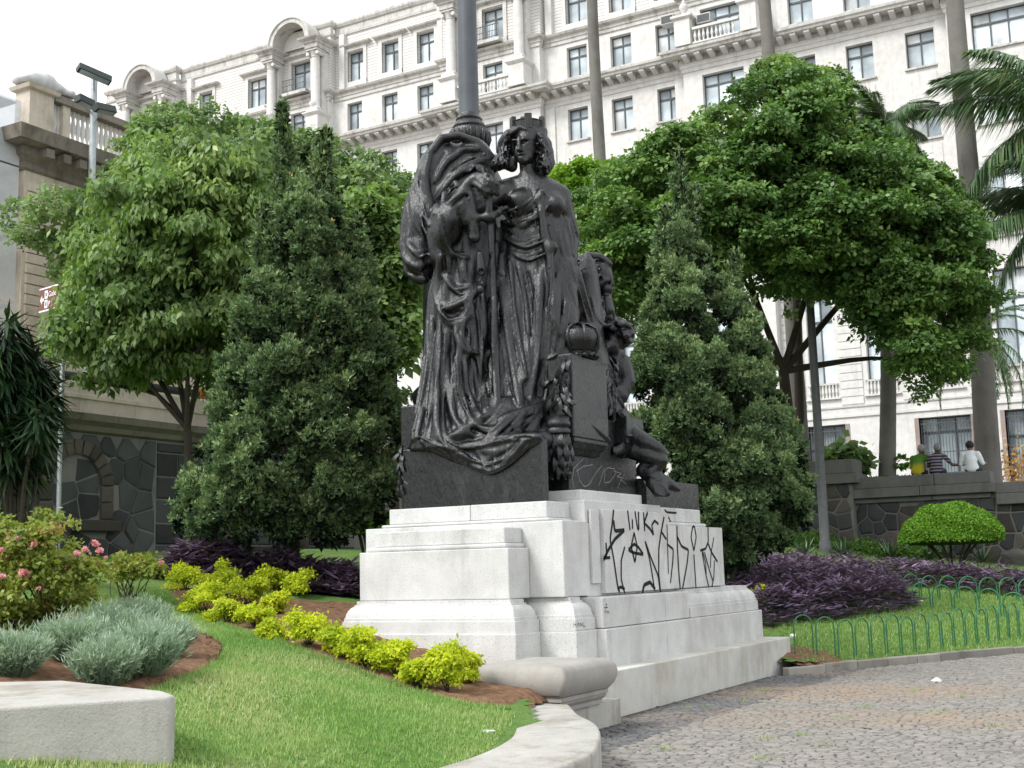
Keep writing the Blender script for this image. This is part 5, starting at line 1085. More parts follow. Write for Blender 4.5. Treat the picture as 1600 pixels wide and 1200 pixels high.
# -- left: fine-leaved tree behind, drooping big-leaved tree in front
T2b = [(0,335),(40,300),(100,300),(160,280),(182,215),(215,168),(255,155),(300,172),(345,178),(400,188),(470,195),(520,215),(570,232),(620,255),(648,290),(650,420),(640,560),(600,620),(500,640),(380,600),(250,560),(120,470),(60,400),(10,370)]
tree('broadleaf_tree', 'fine-leaved tree with greyish crown behind the drooping tree on the left', T2b, 31, 2.6, 260, (.3, .75), 120000, .12, .042, M_lf3, zb(at(470,800,32)), at(430,560,31.5), M_bark, .22, .12, 8, droop=.15, upface=.4, shell=.5)
T2 = [(50,520),(95,480),(112,445),(112,395),(130,340),(120,300),(190,250),(240,215),(290,195),(340,215),(400,222),(430,260),(430,340),(425,430),(415,520),(385,610),(340,650),(320,610),(285,590),(255,610),(230,600),(205,655),(185,640),(160,590),(125,640),(100,612),(75,565),(70,530)]
tree('broadleaf_tree', 'left tree with long drooping leaves and forked trunk before the stone wall', T2, 23, 2.0, 260, (.18, .48), 62000, .135, .032, M_lf2, zb(at(302,790,22.5)), at(292,650,22.5), M_bark, .12, .055, 6, droop=.9, upface=.35, shell=.6, cup=.3, spray=.55)
T2c = [(560,300),(600,290),(640,320),(652,420),(650,560),(640,640),(610,600),(575,480),(555,380)]
tree('broadleaf_tree', 'light green tree filling the gap between the left conifer and the statue', T2c, 26, 1.2, 50, (.3, .55), 16000, .15, .05, M_lf2, zb(at(620,800,26)), at(615,560,26), M_bark, .1, .07, 8, droop=.5)
# -- conifers
def conifer(label, poly, d0, thick, nb, n, base, dr=1., leaders=()):
    C, Rr = crown_blobs(poly, d0, thick, nb, .1, .42, .3)
    for (x0, y0), (x1, y1), dd in leaders:
        for u in np.linspace(0, 1, 12): C = np.r_[C, at(x0+(x1-x0)*u, y0+(y1-y0)*u, d0+dd)[None]]; Rr = np.r_[Rr, .09+.2*u]
    nb = len(C); t_ = thing('conifer', label, 'conifer', tuple(base), 'junipers beside the monument')
    k = np.arange(nb); cx, cy = base[0], base[1]
    m = n; w_ = Rr**2; i = rng.choice(nb, m, p=w_/w_.sum()); d = rdir(m); d[:,2] = np.abs(d[:,2])*1.2-.25; d = unit(d)
    out = unit(np.c_[C[:,0]-cx, C[:,1]-cy, np.zeros(nb)]); P = C[i]+d*Rr[i][:,None]*np.array([.62, .62, 1.5])*(1-.22*rng.random(m)[:,None]**2)*np.where(d[:,2:3] > .3, 1-.35*np.abs(d[:,2:3]-.3)*(np.hypot(d[:,:1], d[:,1:2]) > .4), 1)
    tw = rdir(nb*7).reshape(nb, 7, 3); tw[...,2] = np.abs(tw[...,2])+.5; tw = unit(tw+out[:,None]*.4); tk = tw[i, rng.integers(0, 7, m)]; uu = rng.random(m); sp_ = (rng.random(m) < .42)[:,None]
    P = np.where(sp_, C[i]+tk*(np.minimum(Rr[i], .3)*(.3+1.05*uu))[:,None]+rng.normal(0, 1, (m, 3))*(.018+.045*(1-uu))[:,None], P); d = np.where(sp_, unit(tk*np.c_[np.ones(m), np.ones(m), uu*1.2]), d)
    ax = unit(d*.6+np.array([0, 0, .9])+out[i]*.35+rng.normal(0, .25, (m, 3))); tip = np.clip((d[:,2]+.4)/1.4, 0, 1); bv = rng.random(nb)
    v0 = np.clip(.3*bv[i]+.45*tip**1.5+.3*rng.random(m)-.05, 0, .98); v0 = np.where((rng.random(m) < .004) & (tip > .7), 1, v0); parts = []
    for s in range(5):
        D = unit(ax+rng.normal(0, .55, (m, 3))); N = unit(np.cross(D, rdir(m))); parts.append(leaves(P, D, N, (.055+.05*rng.random(m))*dr, (.011+.008*rng.random(m))*dr, v0, .1))
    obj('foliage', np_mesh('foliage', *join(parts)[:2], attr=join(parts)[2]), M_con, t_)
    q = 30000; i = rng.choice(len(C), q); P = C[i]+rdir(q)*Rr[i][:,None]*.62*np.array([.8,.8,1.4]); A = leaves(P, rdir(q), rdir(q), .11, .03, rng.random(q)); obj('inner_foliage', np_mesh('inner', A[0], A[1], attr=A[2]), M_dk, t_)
    g = G(); top = C[np.argmax(C[:,2])]; g.tube(smooth_line([base, (np.array(base)+top)/2, top], 10), list(np.linspace(.16, .02, 10)), 8); obj('trunk', g.mesh(), M_bark, t_); return t_
CL = [(455,300),(485,285),(515,300),(535,340),(552,385),(572,430),(582,470),(600,510),(618,560),(626,620),(638,670),(632,730),(628,790),(600,815),(560,830),(530,852),(300,858),(275,845),(270,800),(290,740),(318,680),(332,620),(352,560),(366,490),(385,420),(405,370),(425,320)]
conifer('broad dark juniper with several leaders left of the statue', CL, 19.9, 1.5, 380, 75000, zb(at(455,868,19.9)), 1., [((441,172),(447,320),-.2), ((508,210),(500,330),-.3), ((476,235),(474,330),.2), ((556,350),(560,450),-.3), ((412,330),(420,420),-.5)])
CR = [(1055,340),(1085,345),(1105,385),(1118,420),(1140,440),(1165,470),(1185,500),(1200,550),(1215,600),(1235,655),(1258,710),(1278,780),(1265,820),(1240,850),(1180,880),(1130,900),(1070,870),(1050,780),(1000,690),(980,630),(985,575),(998,515),(1012,450),(1022,400),(1038,360)]
conifer('tall narrow-topped juniper behind the right end of the monument', CR, 24.5, 1.6, 380, 75000, zb(at(1140,905,24.5)), 1.15, [((1063,244),(1064,390),0), ((1085,300),(1075,400),-.3), ((1148,400),(1140,500),-.4), ((1040,330),(1040,430),-.3)])
# -- palms
def frond_mesh(L=3.4, droop=1.5, n=85, lw=.75, wd=.024, hang=.8, seed=0):
    r = np.random.default_rng(seed); t = np.linspace(0, 1, n); rx = L*t*(1-.12*t); rz = .9*t*L*.35-droop*t**2.2; P = np.c_[rx, np.zeros(n), rz]; parts = []
    for s in (-1, 1):
        for q in range(2):
            b = P+r.normal(0, .01, (n, 3)); w_ = np.sin(np.pi*np.clip(t*.9+.08, 0, 1))**.6; D = np.c_[.55+.5*t, s*np.ones(n)*(.75-.3*q), -hang*np.ones(n)-.35*q+r.normal(0, .15, n)]; D = unit(D)
            ln = lw*w_*(.8+.4*r.random(n)); S = unit(np.cross(D, np.array([0,0,1.]))); mid = b+D*ln[:,None]*.45; end = b+D*ln[:,None]-np.array([0,0,1])*ln[:,None]*.35
            V = np.stack([b, mid+S*wd, end, mid-S*wd], 1)[int(n*.08):].reshape(-1, 3); m = len(V)//4; parts.append((V, np.arange(m*4).reshape(-1, 4), np.repeat(r.random(m), 4)))
    S = np.array([0, 1., 0]); wr = (.035*(1-t)+.006)[:,None]; V = np.stack([P-S*wr, P+S*wr, P+np.array([0,0,-1])*wr*1.2], 1); F = []
    for i in range(n-1):
        for a, b in ((0,1),(1,2),(2,0)): F.append((i*3+a, i*3+b, i*3+3+b, i*3+3+a))
    parts.append((V.reshape(-1, 3), np.array(F), np.full(n*3, .9))); return np_mesh('frond', *join(parts)[:2], attr=join(parts)[2])
M_palm = M_leaf('palm_leaf', [(0, (0.042, 0.095, 0.038)), (.5, (0.085, 0.161, 0.066)), (.85, (0.142, 0.236, 0.095)), (1, (0.246, 0.284, 0.132))], .25, .4, .45)
M_ptr = M_stone('palm_trunk', (.19, .182, .165), .2, 30, (.5, .5, .46), .7, .5, streak=.3)
def M_ring_(m):
    t = m.node_tree; return m
FR = [frond_mesh(3.4, 1.9, seed=1), frond_mesh(3.1, 2.6, hang=.9, seed=2), frond_mesh(3.6, 1.3, seed=3)]
FD = [frond_mesh(2.6, 1.5, 60, .32, .012, .15, seed=4), frond_mesh(2.4, 2.0, 60, .3, .012, .2, seed=5)]
def palm(label, base, top, r0, r1, fronds, meshes, mat_tr=M_ptr, scale=1., group='palms on the terrace'):
    t_ = thing('palm_tree', label, 'palm', tuple(base), group); base = np.array(base); top = np.array(top); n = 60; g = G(); Q = []; rr = []
    for i in range(n):
        u = i/(n-1); Q.append(base*(1-u)+top*u+np.array([.06*math.sin(u*5), .05*math.sin(u*4+1), 0])*math.sin(u*math.pi)); rr.append((r0+(r1-r0)*u+.04*math.exp(-u*18))*(1+.018*(i % 2)))
    g.tube(Q, rr, 14); smooth_auto(obj('trunk', g.mesh(), mat_tr, t_), 70)
    for k, (az, tilt, mi) in enumerate(fronds):
        o = obj('frond', meshes[mi % len(meshes)], M_palm, t_); o.location = Vector(top)-Vector(base); o.rotation_euler = (0, -tilt, az); o.scale = (scale,)*3
    return t_
def fan(n, lo, hi, seed): r = random.Random(seed); return [(2*math.pi*k/n+r.uniform(-.2,.2), r.uniform(lo, hi), r.randrange(3)) for k in range(n)]
def tz(x, y, d): p = at(x, y, d); return np.array([p[0], p[1], 3.4])
palm('slim palm trunk rising beside the statue head in front of the white building', tz(958,760,42), at(920,-160,43), .26, .17, fan(14, -.3, 1.0, 1), FR)
palm('slim palm trunk rising out of the top of the round tree', tz(1255,735,40), at(1180,-200,41), .27, .18, fan(14, -.3, 1.0, 2), FR)
palm('palm with drooping fronds above the right part of the round tree', tz(1383,738,38.5), at(1382,200,38.5), .26, .18, fan(16, -.3, 1.2, 3), FR, scale=.6)
palm('thick grey palm trunk with lichen beside the man in white', tz(1545,750,39), at(1478,-220,40), .38, .24, fan(14, -.3, 1.0, 4), FR)
# palm beyond the right edge, fronds reaching into view
ctr = at(1700, 175, 37); palm('palm whose long arching fronds hang in from the right edge', (ctr[0]+.3, ctr[1], 3.4), ctr, .3, .22, [(R(209.5), .45, 0), (R(205), .1, 2), (R(200), -.35, 0), (R(215), -.75, 1), (R(180), .7, 0), (R(235), .3, 2), (R(250), -.3, 0), (R(150), .2, 1), (R(190), -.9, 1), (R(60), .3, 0), (R(20), .5, 2), (R(100), .4, 1)], FR, scale=1.5)
ctr = at(1690, 330, 38); palm('palm whose lower fronds droop in front of the facade at the right edge', (ctr[0]+.2, ctr[1], 3.4), ctr, .28, .2, [(R(215), .5, 1), (R(205), .15, 0), (R(198), -.3, 1), (R(225), -.2, 2), (R(190), .3, 2), (R(240), .5, 0), (R(100), .3, 1), (R(20), .3, 0), (R(300), .3, 2)], FR, scale=1.25)
palm('short date palm with feathery dark fronds behind the thick palm trunk', tz(1532,745,44), at(1527,520,44), .2, .17, fan(22, -.9, 1.0, 6), FD, M_bark, 1.25)
# -- clipped shrubs
def dome(label, c, rx, rz, n, mat, ln=.05, stems=None, flat=.0, cat='shrub', name='clipped_shrub'):
    t_ = thing(name, label, cat, (c[0], c[1], c[2]-(stems or 0))); d = rdir(n); d[:,2] = np.abs(d[:,2])*(1-flat)-flat*.3*rng.random(n); d = unit(d)
    P = np.array(c)+d*np.array([rx, rx, rz])*(.93+.09*rng.random((n, 1))+.025*np.sin(d[:,:1]*9+d[:,1:2]*7)+.02*np.sin(d[:,2:3]*12+d[:,:1]*5)); N = unit(d+rng.normal(0, .5, (n, 3))); D = unit(np.cross(N, rdir(n))+d*.6); A = leaves(P, D, N, ln, ln*.3, rng.random(n))
    obj('foliage', np_mesh('f', A[0], A[1], attr=A[2]), mat, t_)
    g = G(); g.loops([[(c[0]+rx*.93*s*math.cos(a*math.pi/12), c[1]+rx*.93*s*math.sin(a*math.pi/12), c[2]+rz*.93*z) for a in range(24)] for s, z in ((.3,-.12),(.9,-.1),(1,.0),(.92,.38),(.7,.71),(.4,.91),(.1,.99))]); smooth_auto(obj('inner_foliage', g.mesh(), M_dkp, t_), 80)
    if stems:
        for k in range(7):
            a = 2*math.pi*k/7; g = G(); b = (c[0]+.12*math.cos(a), c[1]+.12*math.sin(a), c[2]-stems-.1); e = (c[0]+rx*.6*math.cos(a), c[1]+rx*.6*math.sin(a), c[2]+.05); m_ = ((b[0]*.6+e[0]*.4)+random.uniform(-.06,.06), (b[1]*.6+e[1]*.4), (b[2]+e[2])/2+.08); g.tube(smooth_line([b, m_, e], 6), .03, 6); obj('stem', g.mesh(), M_bark, t_)
    return t_
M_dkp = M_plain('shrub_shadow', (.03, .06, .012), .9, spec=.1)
M_clip = M_leaf('clipped_leaf', [(0, (0.066, 0.165, 0.013)), (.6, (0.132, 0.286, 0.022)), (1, (0.220, 0.396, 0.039))], .35, .5, .3)
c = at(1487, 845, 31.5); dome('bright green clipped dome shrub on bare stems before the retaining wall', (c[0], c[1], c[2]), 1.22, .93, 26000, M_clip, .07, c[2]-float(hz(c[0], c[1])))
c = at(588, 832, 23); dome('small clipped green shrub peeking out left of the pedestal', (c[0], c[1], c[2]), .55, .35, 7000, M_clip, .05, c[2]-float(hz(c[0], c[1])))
# -- yellow-green shrubs along the bed
M_gold = M_leaf('golden_leaf', [(0, (.22, .3, .02)), (.35, (.42, .5, .03)), (.8, (.62, .65, .04)), (1, (.72, .7, .08))], .45, .5, .25)
GOLD = [(292,925,66,44),(345,935,84,55),(318,960,80,56),(388,948,74,52),(425,925,60,40),(352,975,60,38),(400,985,62,42),(468,932,62,44),(432,962,50,36),(418,1000,44,28),(482,1012,88,62),(536,928,38,30),(530,1030,70,52),(572,1048,84,68),(618,1062,74,62),(655,1078,62,56),(700,1086,82,84),(735,1075,44,56),(1188,962,26,52)]
def shrub(k, x, y, w_, h):
    b = gp(x, y); d = float(np.dot(b-_C, _f)); rx = .84*w_/2*d/FPX; hh = .95*h*d/FPX; t_ = thing('golden_shrub', '', 'shrub', tuple(b), 'golden shrubs along the soil bed')
    nb = 14; C = np.array(b)+np.c_[rng.uniform(-.75, .75, nb)*rx, rng.uniform(-.75, .75, nb)*rx, rng.uniform(.35, .95, nb)*hh]; C[:,2] -= .35*hh*((C[:,0]-b[0])**2+(C[:,1]-b[1])**2)/rx**2
    A = crown(C, np.full(nb, .3*rx+.03), 2600, .042, .012, .1, .45, 1., .7); obj('foliage', np_mesh('f', A[0], A[1], attr=A[2]), M_gold, t_); g = G()
    for c in C[:8]: g.tube([b, (b+c)/2+rng.normal(0, .015, 3), c], [.008, .006, .003], 5)
    obj('stems', g.mesh(), M_bark, t_); return t_
GL = ['golden shrub at the far upper left end of the soil bed', 'widest golden shrub of the upper left cluster', 'golden shrub low in the left cluster by the lawn edge', 'golden shrub in the middle of the upper cluster', 'golden shrub at the top of the cluster by the purple plants', 'low golden shrub on the lawn edge of the upper cluster', 'golden shrub in front of the middle of the cluster', 'golden shrub before the purple plants with bare soil on its right', 'small golden shrub between the upper cluster and bare soil', 'tiny golden tuft below the upper cluster', 'golden shrub standing alone midway along the bed edge', 'single small golden shrub on bare soil left of the pedestal', 'golden shrub at the left foot of the pedestal base', 'golden shrub with visible stems before the pedestal base', 'golden shrub third from the cap stone', 'narrow golden shrub second from the cap stone', 'large golden shrub at the right end of the bed by the cap stone', 'slim golden sprig nearest the cap stone', 'thin golden sprig at the far right end of the pedestal']
for k, a in enumerate(GOLD): shrub(k, *a)['label'] = GL[k]
# -- lavender clumps
M_lav = M_leaf('lavender_leaf', [(0, (.13, .21, .13)), (.5, (.24, .34, .25)), (1, (.4, .48, .39))], .25, .7, .2)
LAV = [(112,1042,100,104,'lavender clump at the left of the grey-green mass, under the rose bush'),(165,1075,110,100,'lavender clump nearest the cement block'),(222,1062,110,118,'lavender clump on the right edge of the grey-green mass'),(258,1030,86,84,'lavender clump reaching out over the bare soil'),(172,1020,130,96,'lavender clump in the middle of the grey-green mass'),(215,1000,110,84,'lavender clump at the back of the grey-green mass'),(22,1062,100,96,'separate lavender clump at the left edge of the picture'),(-30,1050,90,80,'lavender clump cut by the left edge of the picture')]
for x, y, w_, h, lb in LAV:
    b = gp(x, y); d = float(np.dot(b-_C, _f)); rx = .82*w_/2*d/FPX; hh = .8*h*d/FPX; t_ = thing('lavender', lb, 'lavender', tuple(b), 'lavender clumps'); n = 900
    a = rng.random(n)*6.283; q = np.sqrt(rng.random(n)); B = b+np.c_[np.cos(a)*q*rx*.55, np.sin(a)*q*rx*.55, .15*hh*rng.random(n)]; D = unit(np.c_[np.cos(a)*q*.75, np.sin(a)*q*.75, np.ones(n)]+rng.normal(0, .16, (n, 3))); L_ = hh*(.65+.4*rng.random(n))*(1-.25*q); parts = []
    for s in range(9):
        u = .25+.75*rng.random(n); P = B+D*(L_*u)[:,None]; DD = unit(D+rng.normal(0, .42, (n, 3))); parts.append(leaves(P, DD, rdir(n), .05+.025*rng.random(n), .0045, np.clip(u*.6+.4*rng.random(n), 0, 1), .02))
    S = leaves(B, D, rdir(n), L_, .004, np.full(n, .15), .0); obj('foliage', np_mesh('f', *join(parts+[S])[:2], attr=join(parts+[S])[2]), M_lav, t_)
# -- rose bushes
M_rose = M_leaf('rose_leaf', [(0, (0.099, 0.143, 0.033)), (.4, (0.198, 0.264, 0.050)), (.7, (0.330, 0.374, 0.083)), (.88, (0.286, 0.176, 0.077)), (1, (0.352, 0.154, 0.077))], .4, .45, .3)
M_pink = M_leaf('rose_petal', [(0, (.7, .2, .35)), (.5, (.8, .38, .5)), (1, (.85, .6, .66))], .3, .5, .2)
def rose(label, poly, d0, thick, nb, nl, fl, base):
    C, Rr = crown_blobs(poly, d0, thick, int(nb*1.3), .05, .14, .4); t_ = thing('rose_bush', label, 'rose bush', tuple(base), None); A = crown(C, Rr, nl, .048, .018, .15, .5, 1., .9, .15, .65); obj('foliage', np_mesh('f', A[0], A[1], attr=A[2]), M_rose, t_); g = G()
    for c in C[::3]: s = np.array(base)+rng.normal(0, .08, 3)*np.array([1,1,0]); g.tube(smooth_line([s, (s+c)/2+rng.normal(0, .05, 3), c], 5), [.009, .008, .007, .005, .003], 5)
    obj('stems', g.mesh(), M_bark, t_)
    for x, y, sz in fl:
        p = at(x, y, d0-thick*.95); n = 34; d = rdir(n); d[:,2] = np.abs(d[:,2])*.8; r_ = .72*sz*d0/FPX; P = p+d*r_*.35*rng.random((n, 1)); A = leaves(P, d+rng.normal(0, .3, (n, 3)), unit(d+rdir(n)*.8), r_*.9, r_*.42, rng.random(n), .3); obj('flower', np_mesh('fl', A[0], A[1], attr=A[2]), M_pink, t_)
rose('large rose bush with pink flowers at the left edge', [(-30,830),(0,802),(40,795),(95,800),(120,812),(118,838),(135,862),(158,895),(165,925),(150,950),(110,965),(70,985),(30,990),(-30,985)], 12.2, .75, 110, 14000, [(28,843,8),(52,852,8),(120,866,8),(133,860,9),(150,852,9),(156,861,9),(148,848,7),(37,898,13),(3,902,9),(60,920,6),(1,860,7)], zb(at(75,1000,12.2)))
rose('small sparse rose bush before the left purple bed', [(158,892),(170,872),(200,866),(235,868),(258,880),(250,905),(205,912),(170,910)], 15.5, .35, 36, 2600, [(165,872,5),(252,880,6)], zb(at(205,918,15.5)))
# -- purple ground cover
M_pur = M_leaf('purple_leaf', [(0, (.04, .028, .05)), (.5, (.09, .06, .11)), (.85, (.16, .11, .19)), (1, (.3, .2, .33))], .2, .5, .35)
def purple(label, poly, n, h, ln=.17):
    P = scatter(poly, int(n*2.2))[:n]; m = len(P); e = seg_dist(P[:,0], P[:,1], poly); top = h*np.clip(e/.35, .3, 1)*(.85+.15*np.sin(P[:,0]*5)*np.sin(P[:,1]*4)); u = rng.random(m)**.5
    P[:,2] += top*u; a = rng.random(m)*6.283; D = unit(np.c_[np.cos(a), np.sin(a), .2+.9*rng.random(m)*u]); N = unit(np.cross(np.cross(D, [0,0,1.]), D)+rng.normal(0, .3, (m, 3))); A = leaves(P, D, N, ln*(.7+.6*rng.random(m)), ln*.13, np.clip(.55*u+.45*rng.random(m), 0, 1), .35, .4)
    tag(obj('purple_plants', np_mesh('p', A[0], A[1], attr=A[2]), M_pur, kind='stuff'), label, 'ground cover')
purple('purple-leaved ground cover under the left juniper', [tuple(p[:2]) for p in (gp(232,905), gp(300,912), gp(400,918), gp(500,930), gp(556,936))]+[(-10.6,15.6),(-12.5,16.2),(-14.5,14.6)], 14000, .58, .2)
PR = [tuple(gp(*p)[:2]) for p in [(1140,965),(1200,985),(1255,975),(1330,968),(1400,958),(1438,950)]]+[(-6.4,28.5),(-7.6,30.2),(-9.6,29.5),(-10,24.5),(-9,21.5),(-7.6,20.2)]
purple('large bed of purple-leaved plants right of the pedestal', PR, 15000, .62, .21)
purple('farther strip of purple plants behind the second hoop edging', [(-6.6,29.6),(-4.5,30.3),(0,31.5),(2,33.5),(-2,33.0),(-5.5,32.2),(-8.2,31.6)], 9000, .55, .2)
# -- dark strap-leaved plant at the left edge
M_dra = M_leaf('strap_leaf', [(0, (0.012, 0.028, 0.013)), (.6, (0.025, 0.056, 0.026)), (1, (0.049, 0.094, 0.039))], .15, .35, .5)
b = zb(at(28, 800, 16)); t_ = thing('dracaena', 'dark strap-leaved plant on bare canes at the left edge', 'plant', b); parts = []; g = G()
for x, y in [(10,500),(35,530),(0,550),(50,590),(25,615),(60,670),(40,700),(-5,700),(70,610),(15,730),(8,580),(45,600),(30,640),(5,660),(55,560),(60,640),(-15,620),(20,690),(-10,540)]:
    c = at(x, y, 16+rng.normal(0, .25)); g.tube(smooth_line([np.array(b)+rng.normal(0, .08, 3)*np.array([1,1,0]), (np.array(b)+c)/2+rng.normal(0, .06, 3), c], 6), .025, 6); n = 130; d = rdir(n); d[:,2] = d[:,2]*.6+.25; d = unit(d)
    for s in (0,): 
        P = c+d*.04-np.array([0,0,1])*rng.random((n,1))*.35; parts.append(leaves(P, unit(d-np.array([0,0,.35])), unit(np.array([0,0,1])+d*.4), .34+.14*rng.random(n), .028, rng.random(n), .55, .45))
obj('foliage', np_mesh('f', *join(parts)[:2], attr=join(parts)[2]), M_dra, t_); obj('canes', g.mesh(), M_bark, t_)
# -- agaves, undergrowth, terrace bush
def M_agave_():
    m, t, out = nodes('agave_leaf'); principled(t, out, ramp(t, [(0, (.05, .09, .05)), (.5, (.09, .14, .08)), (1, (.32, .36, .24))], attr_v(t)), .5, spec=.3); return m
M_aga = M_agave_()
for k, (x, y, d) in enumerate([(1318,878,33.5),(1392,876,34),(1452,878,34),(1256,874,33),(1535,872,34.5),(1480,880,34.6)]):
    p = at(x, y, d); p = np.array([p[0], p[1], float(hz(p[0], p[1]))]); n = 34; a = np.arange(n)*2.4; el = .25+1.1*np.linspace(0, 1, n); D = np.c_[np.cos(a)*np.cos(el), np.sin(a)*np.cos(el), np.sin(el)]; A = leaves(np.repeat(p[None], n, 0)+D*.03, D, unit(np.cross(np.cross(D, [0,0,1.]), D)), .5+.2*rng.random(n), .035, np.where(rng.random(n) < .5, .2, .9)*rng.random(n), .12, .4)
    tag(obj('agave', np_mesh('agave', A[0], A[1], attr=A[2]), M_aga), ['spiky striped agave just right of the lamp post', 'spiky agave second right of the lamp post before the stone wall', 'spiky agave under the left side of the dome shrub', 'spiky agave left of the lamp post', 'spiky agave right of the dome shrub stems', 'spiky agave behind the dome shrub stems'][k], 'agave', 'agaves along the retaining wall')
M_und = M_leaf('undergrowth', [(0, (.05, .12, .02)), (1, (.13, .24, .05))], .35, .5, .3)
def under(label, poly, n, h, mat=M_und, ln=.1):
    P = scatter(poly, n*3)[:n]; m = len(P); P[:,2] += h*rng.random(m)*(.4+.6*np.abs(np.sin(P[:,0]*2.3)*np.sin(P[:,1]*3.1))); d = rdir(m); d[:,2] = np.abs(d[:,2]); A = leaves(P, d, rdir(m)+np.array([0,0,1.2]), ln, ln*.38, rng.random(m)); tag(obj('undergrowth', np_mesh('u', A[0], A[1], attr=A[2]), mat, kind='stuff'), label, 'undergrowth')
under('leafy green undergrowth at the foot of the retaining wall', [(-13,34.6),(-7.2,34.7),(-6.8,36.8),(-13,36.8)], 5000, .5)
T5 = [(1288,745),(1290,715),(1300,700),(1320,694),(1340,702),(1350,722),(1345,745)]
tree('leafy_bush', 'broad-leaved bush on the terrace beside the wall pier', T5, 38.6, .5, 24, (.12, .25), 1500, .24, .1, M_lf3, tuple(at(1320,750,38.6))[:2]+(3.42,), at(1320,735,38.6), M_bark, .04, .03, 6, 'bush', droop=.4)
c = at(1366, 748, 38.4); P = np.c_[rng.uniform(-1, 1, 2500)*1.15+c[0], rng.uniform(-.3, .3, 2500)+c[1], 3.42+rng.random(2500)*.75]; A = leaves(P, rdir(2500)+np.array([0,0,.8]), rdir(2500), .08, .03, rng.random(2500)); tag(obj('low_hedge', np_mesh('h', A[0], A[1], attr=A[2]), M_clip), 'low bright hedge on top of the retaining wall left of the people', 'hedge')
c = at(1408, 722, 38.2); d = rdir(40); A = leaves(np.repeat(c[None], 40, 0)+d*.12, d, rdir(40)+np.array([0,0,1.]), .2, .07, rng.random(40)); tag(obj('leafy_sprig', np_mesh('s', A[0], A[1], attr=A[2]), M_und), 'small leafy sprig left of the person in green', 'plant')
M_ors = M_leaf('orange_leaf', [(0, (.1, .07, .03)), (.5, (.45, .22, .06)), (1, (.6, .4, .15))], .3, .6, .2)
c = at(1592, 735, 55); P = c+rng.normal(0, 1, (500, 3))*np.array([.5, .3, .6]); A = leaves(P, rdir(500), rdir(500), .16, .06, rng.random(500)); tag(obj('dry_shrub', np_mesh('o', A[0], A[1], attr=A[2]), M_ors), 'orange-leaved shrub before the barred window at the right edge', 'shrub')
# ================================================================ HOOP EDGING
M_green = M_plain('green_paint', (.03, .15, .07), .45, amt=.15)
def hoops(label, pts, h, wd, r=.013):
    P = smooth_line(pts, 200); s = np.r_[0, np.cumsum(np.linalg.norm(np.diff(P, axis=0), axis=1))]; n = int(s[-1]/wd); t_ = thing('hoop_edging', label, 'fence', (P[0][0], P[0][1], float(hz(*P[0]))), 'green hoop edgings')
    for k in range(n):
        a = np.array([np.interp(k*wd+.03, s, P[:,i]) for i in (0,1)]); b = np.array([np.interp((k+1)*wd-.03, s, P[:,i]) for i in (0,1)]); za, zb_ = float(hz(*a)), float(hz(*b)); g = G(); Q = [(a[0], a[1], za-.05), (a[0], a[1], za+h-wd*.45)]; hh = h*random.uniform(.95, 1.05)
        for i in range(1, 10): th_ = math.pi*i/10; c = (a+b)/2-(b-a)/2*math.cos(th_); Q.append((c[0], c[1], (za+zb_)/2+hh-wd*.45+wd*.45*math.sin(th_)))
        Q += [(b[0], b[1], zb_+h-wd*.45), (b[0], b[1], zb_-.05)]; g.tube(Q, r, 7); smooth_auto(obj('hoop', g.mesh(), M_green, t_), 60)
hoops('front row of green metal hoops along the kerb', [gp(1240,1025)[:2], gp(1320,1030)[:2], gp(1400,1024)[:2], gp(1480,1014)[:2], gp(1560,1002)[:2], gp(1640,990)[:2]], .62, .37, .0115)
hoops('middle row of green metal hoops before the far purple strip', [gp(1424,950)[:2], gp(1480,952)[:2], gp(1540,960)[:2], gp(1640,975)[:2]], .5, .47, .015)
hoops('rear row of green metal hoops among the purple plants', [gp(1410,936)[:2], gp(1480,937)[:2], gp(1560,939)[:2], gp(1660,941)[:2]], .5, .5, .015)
# ================================================================ LAMP POST, FLOODLIGHTS, SIGN
M_galv = M_plain('grey_post', (.1, .107, .107), .6, amt=.2, bump_s=.2)
p = at(1290, 862, 34.2); zb0 = float(hz(p[0], p[1])); q = at(1262, 330, 34.2)
t_ = thing('lamp_post', 'grey lamp post in front of the round tree', 'lamp post', (p[0], p[1], zb0))
g = G(); g.lathe((p[0], p[1], zb0), [(.17,-.1),(.17,.3),(.135,.35),(.125,2.5),(.1,q[2]-zb0),(.03,q[2]-zb0+.02)], 16); smooth_auto(obj('shaft', g.mesh(), M_galv, t_), 50)
M_globe = M_plain('white_globe', (.8, .8, .8), .3, amt=.02); gc = at(1285, 300, 35.2); g = G(); g.tube([(p[0], p[1], q[2]-.2), (p[0]+.1, p[1]+.1, gc[2]-.4), (gc[0], gc[1], gc[2]-.2)], .04, 8); obj('arm', g.mesh(), M_galv, t_)
smooth_auto(obj('globe', G().lathe(tuple(gc), [(.05,-.25),(.18,-.2),(.27,-.05),(.28,.05),(.2,.2),(.02,.28)], 18).mesh(), M_globe, t_), 60)
p = at(143, 300, 34); q = at(150, 107, 34)
t_ = thing('floodlight_post', 'tall steel post with black floodlights above the left trees', 'floodlights', (p[0], p[1], float(hz(p[0], p[1])))); M_lt = M_plain('galvanised', (.42, .46, .48), .45, .3, amt=.12); M_bk = M_plain('black_housing', (.035, .045, .045), .5)
g = G(); g.tube([(p[0], p[1], 1.5), (p[0], p[1], q[2]+.1)], [.13, .09], 12); smooth_auto(obj('shaft', g.mesh(), M_lt, t_), 50)
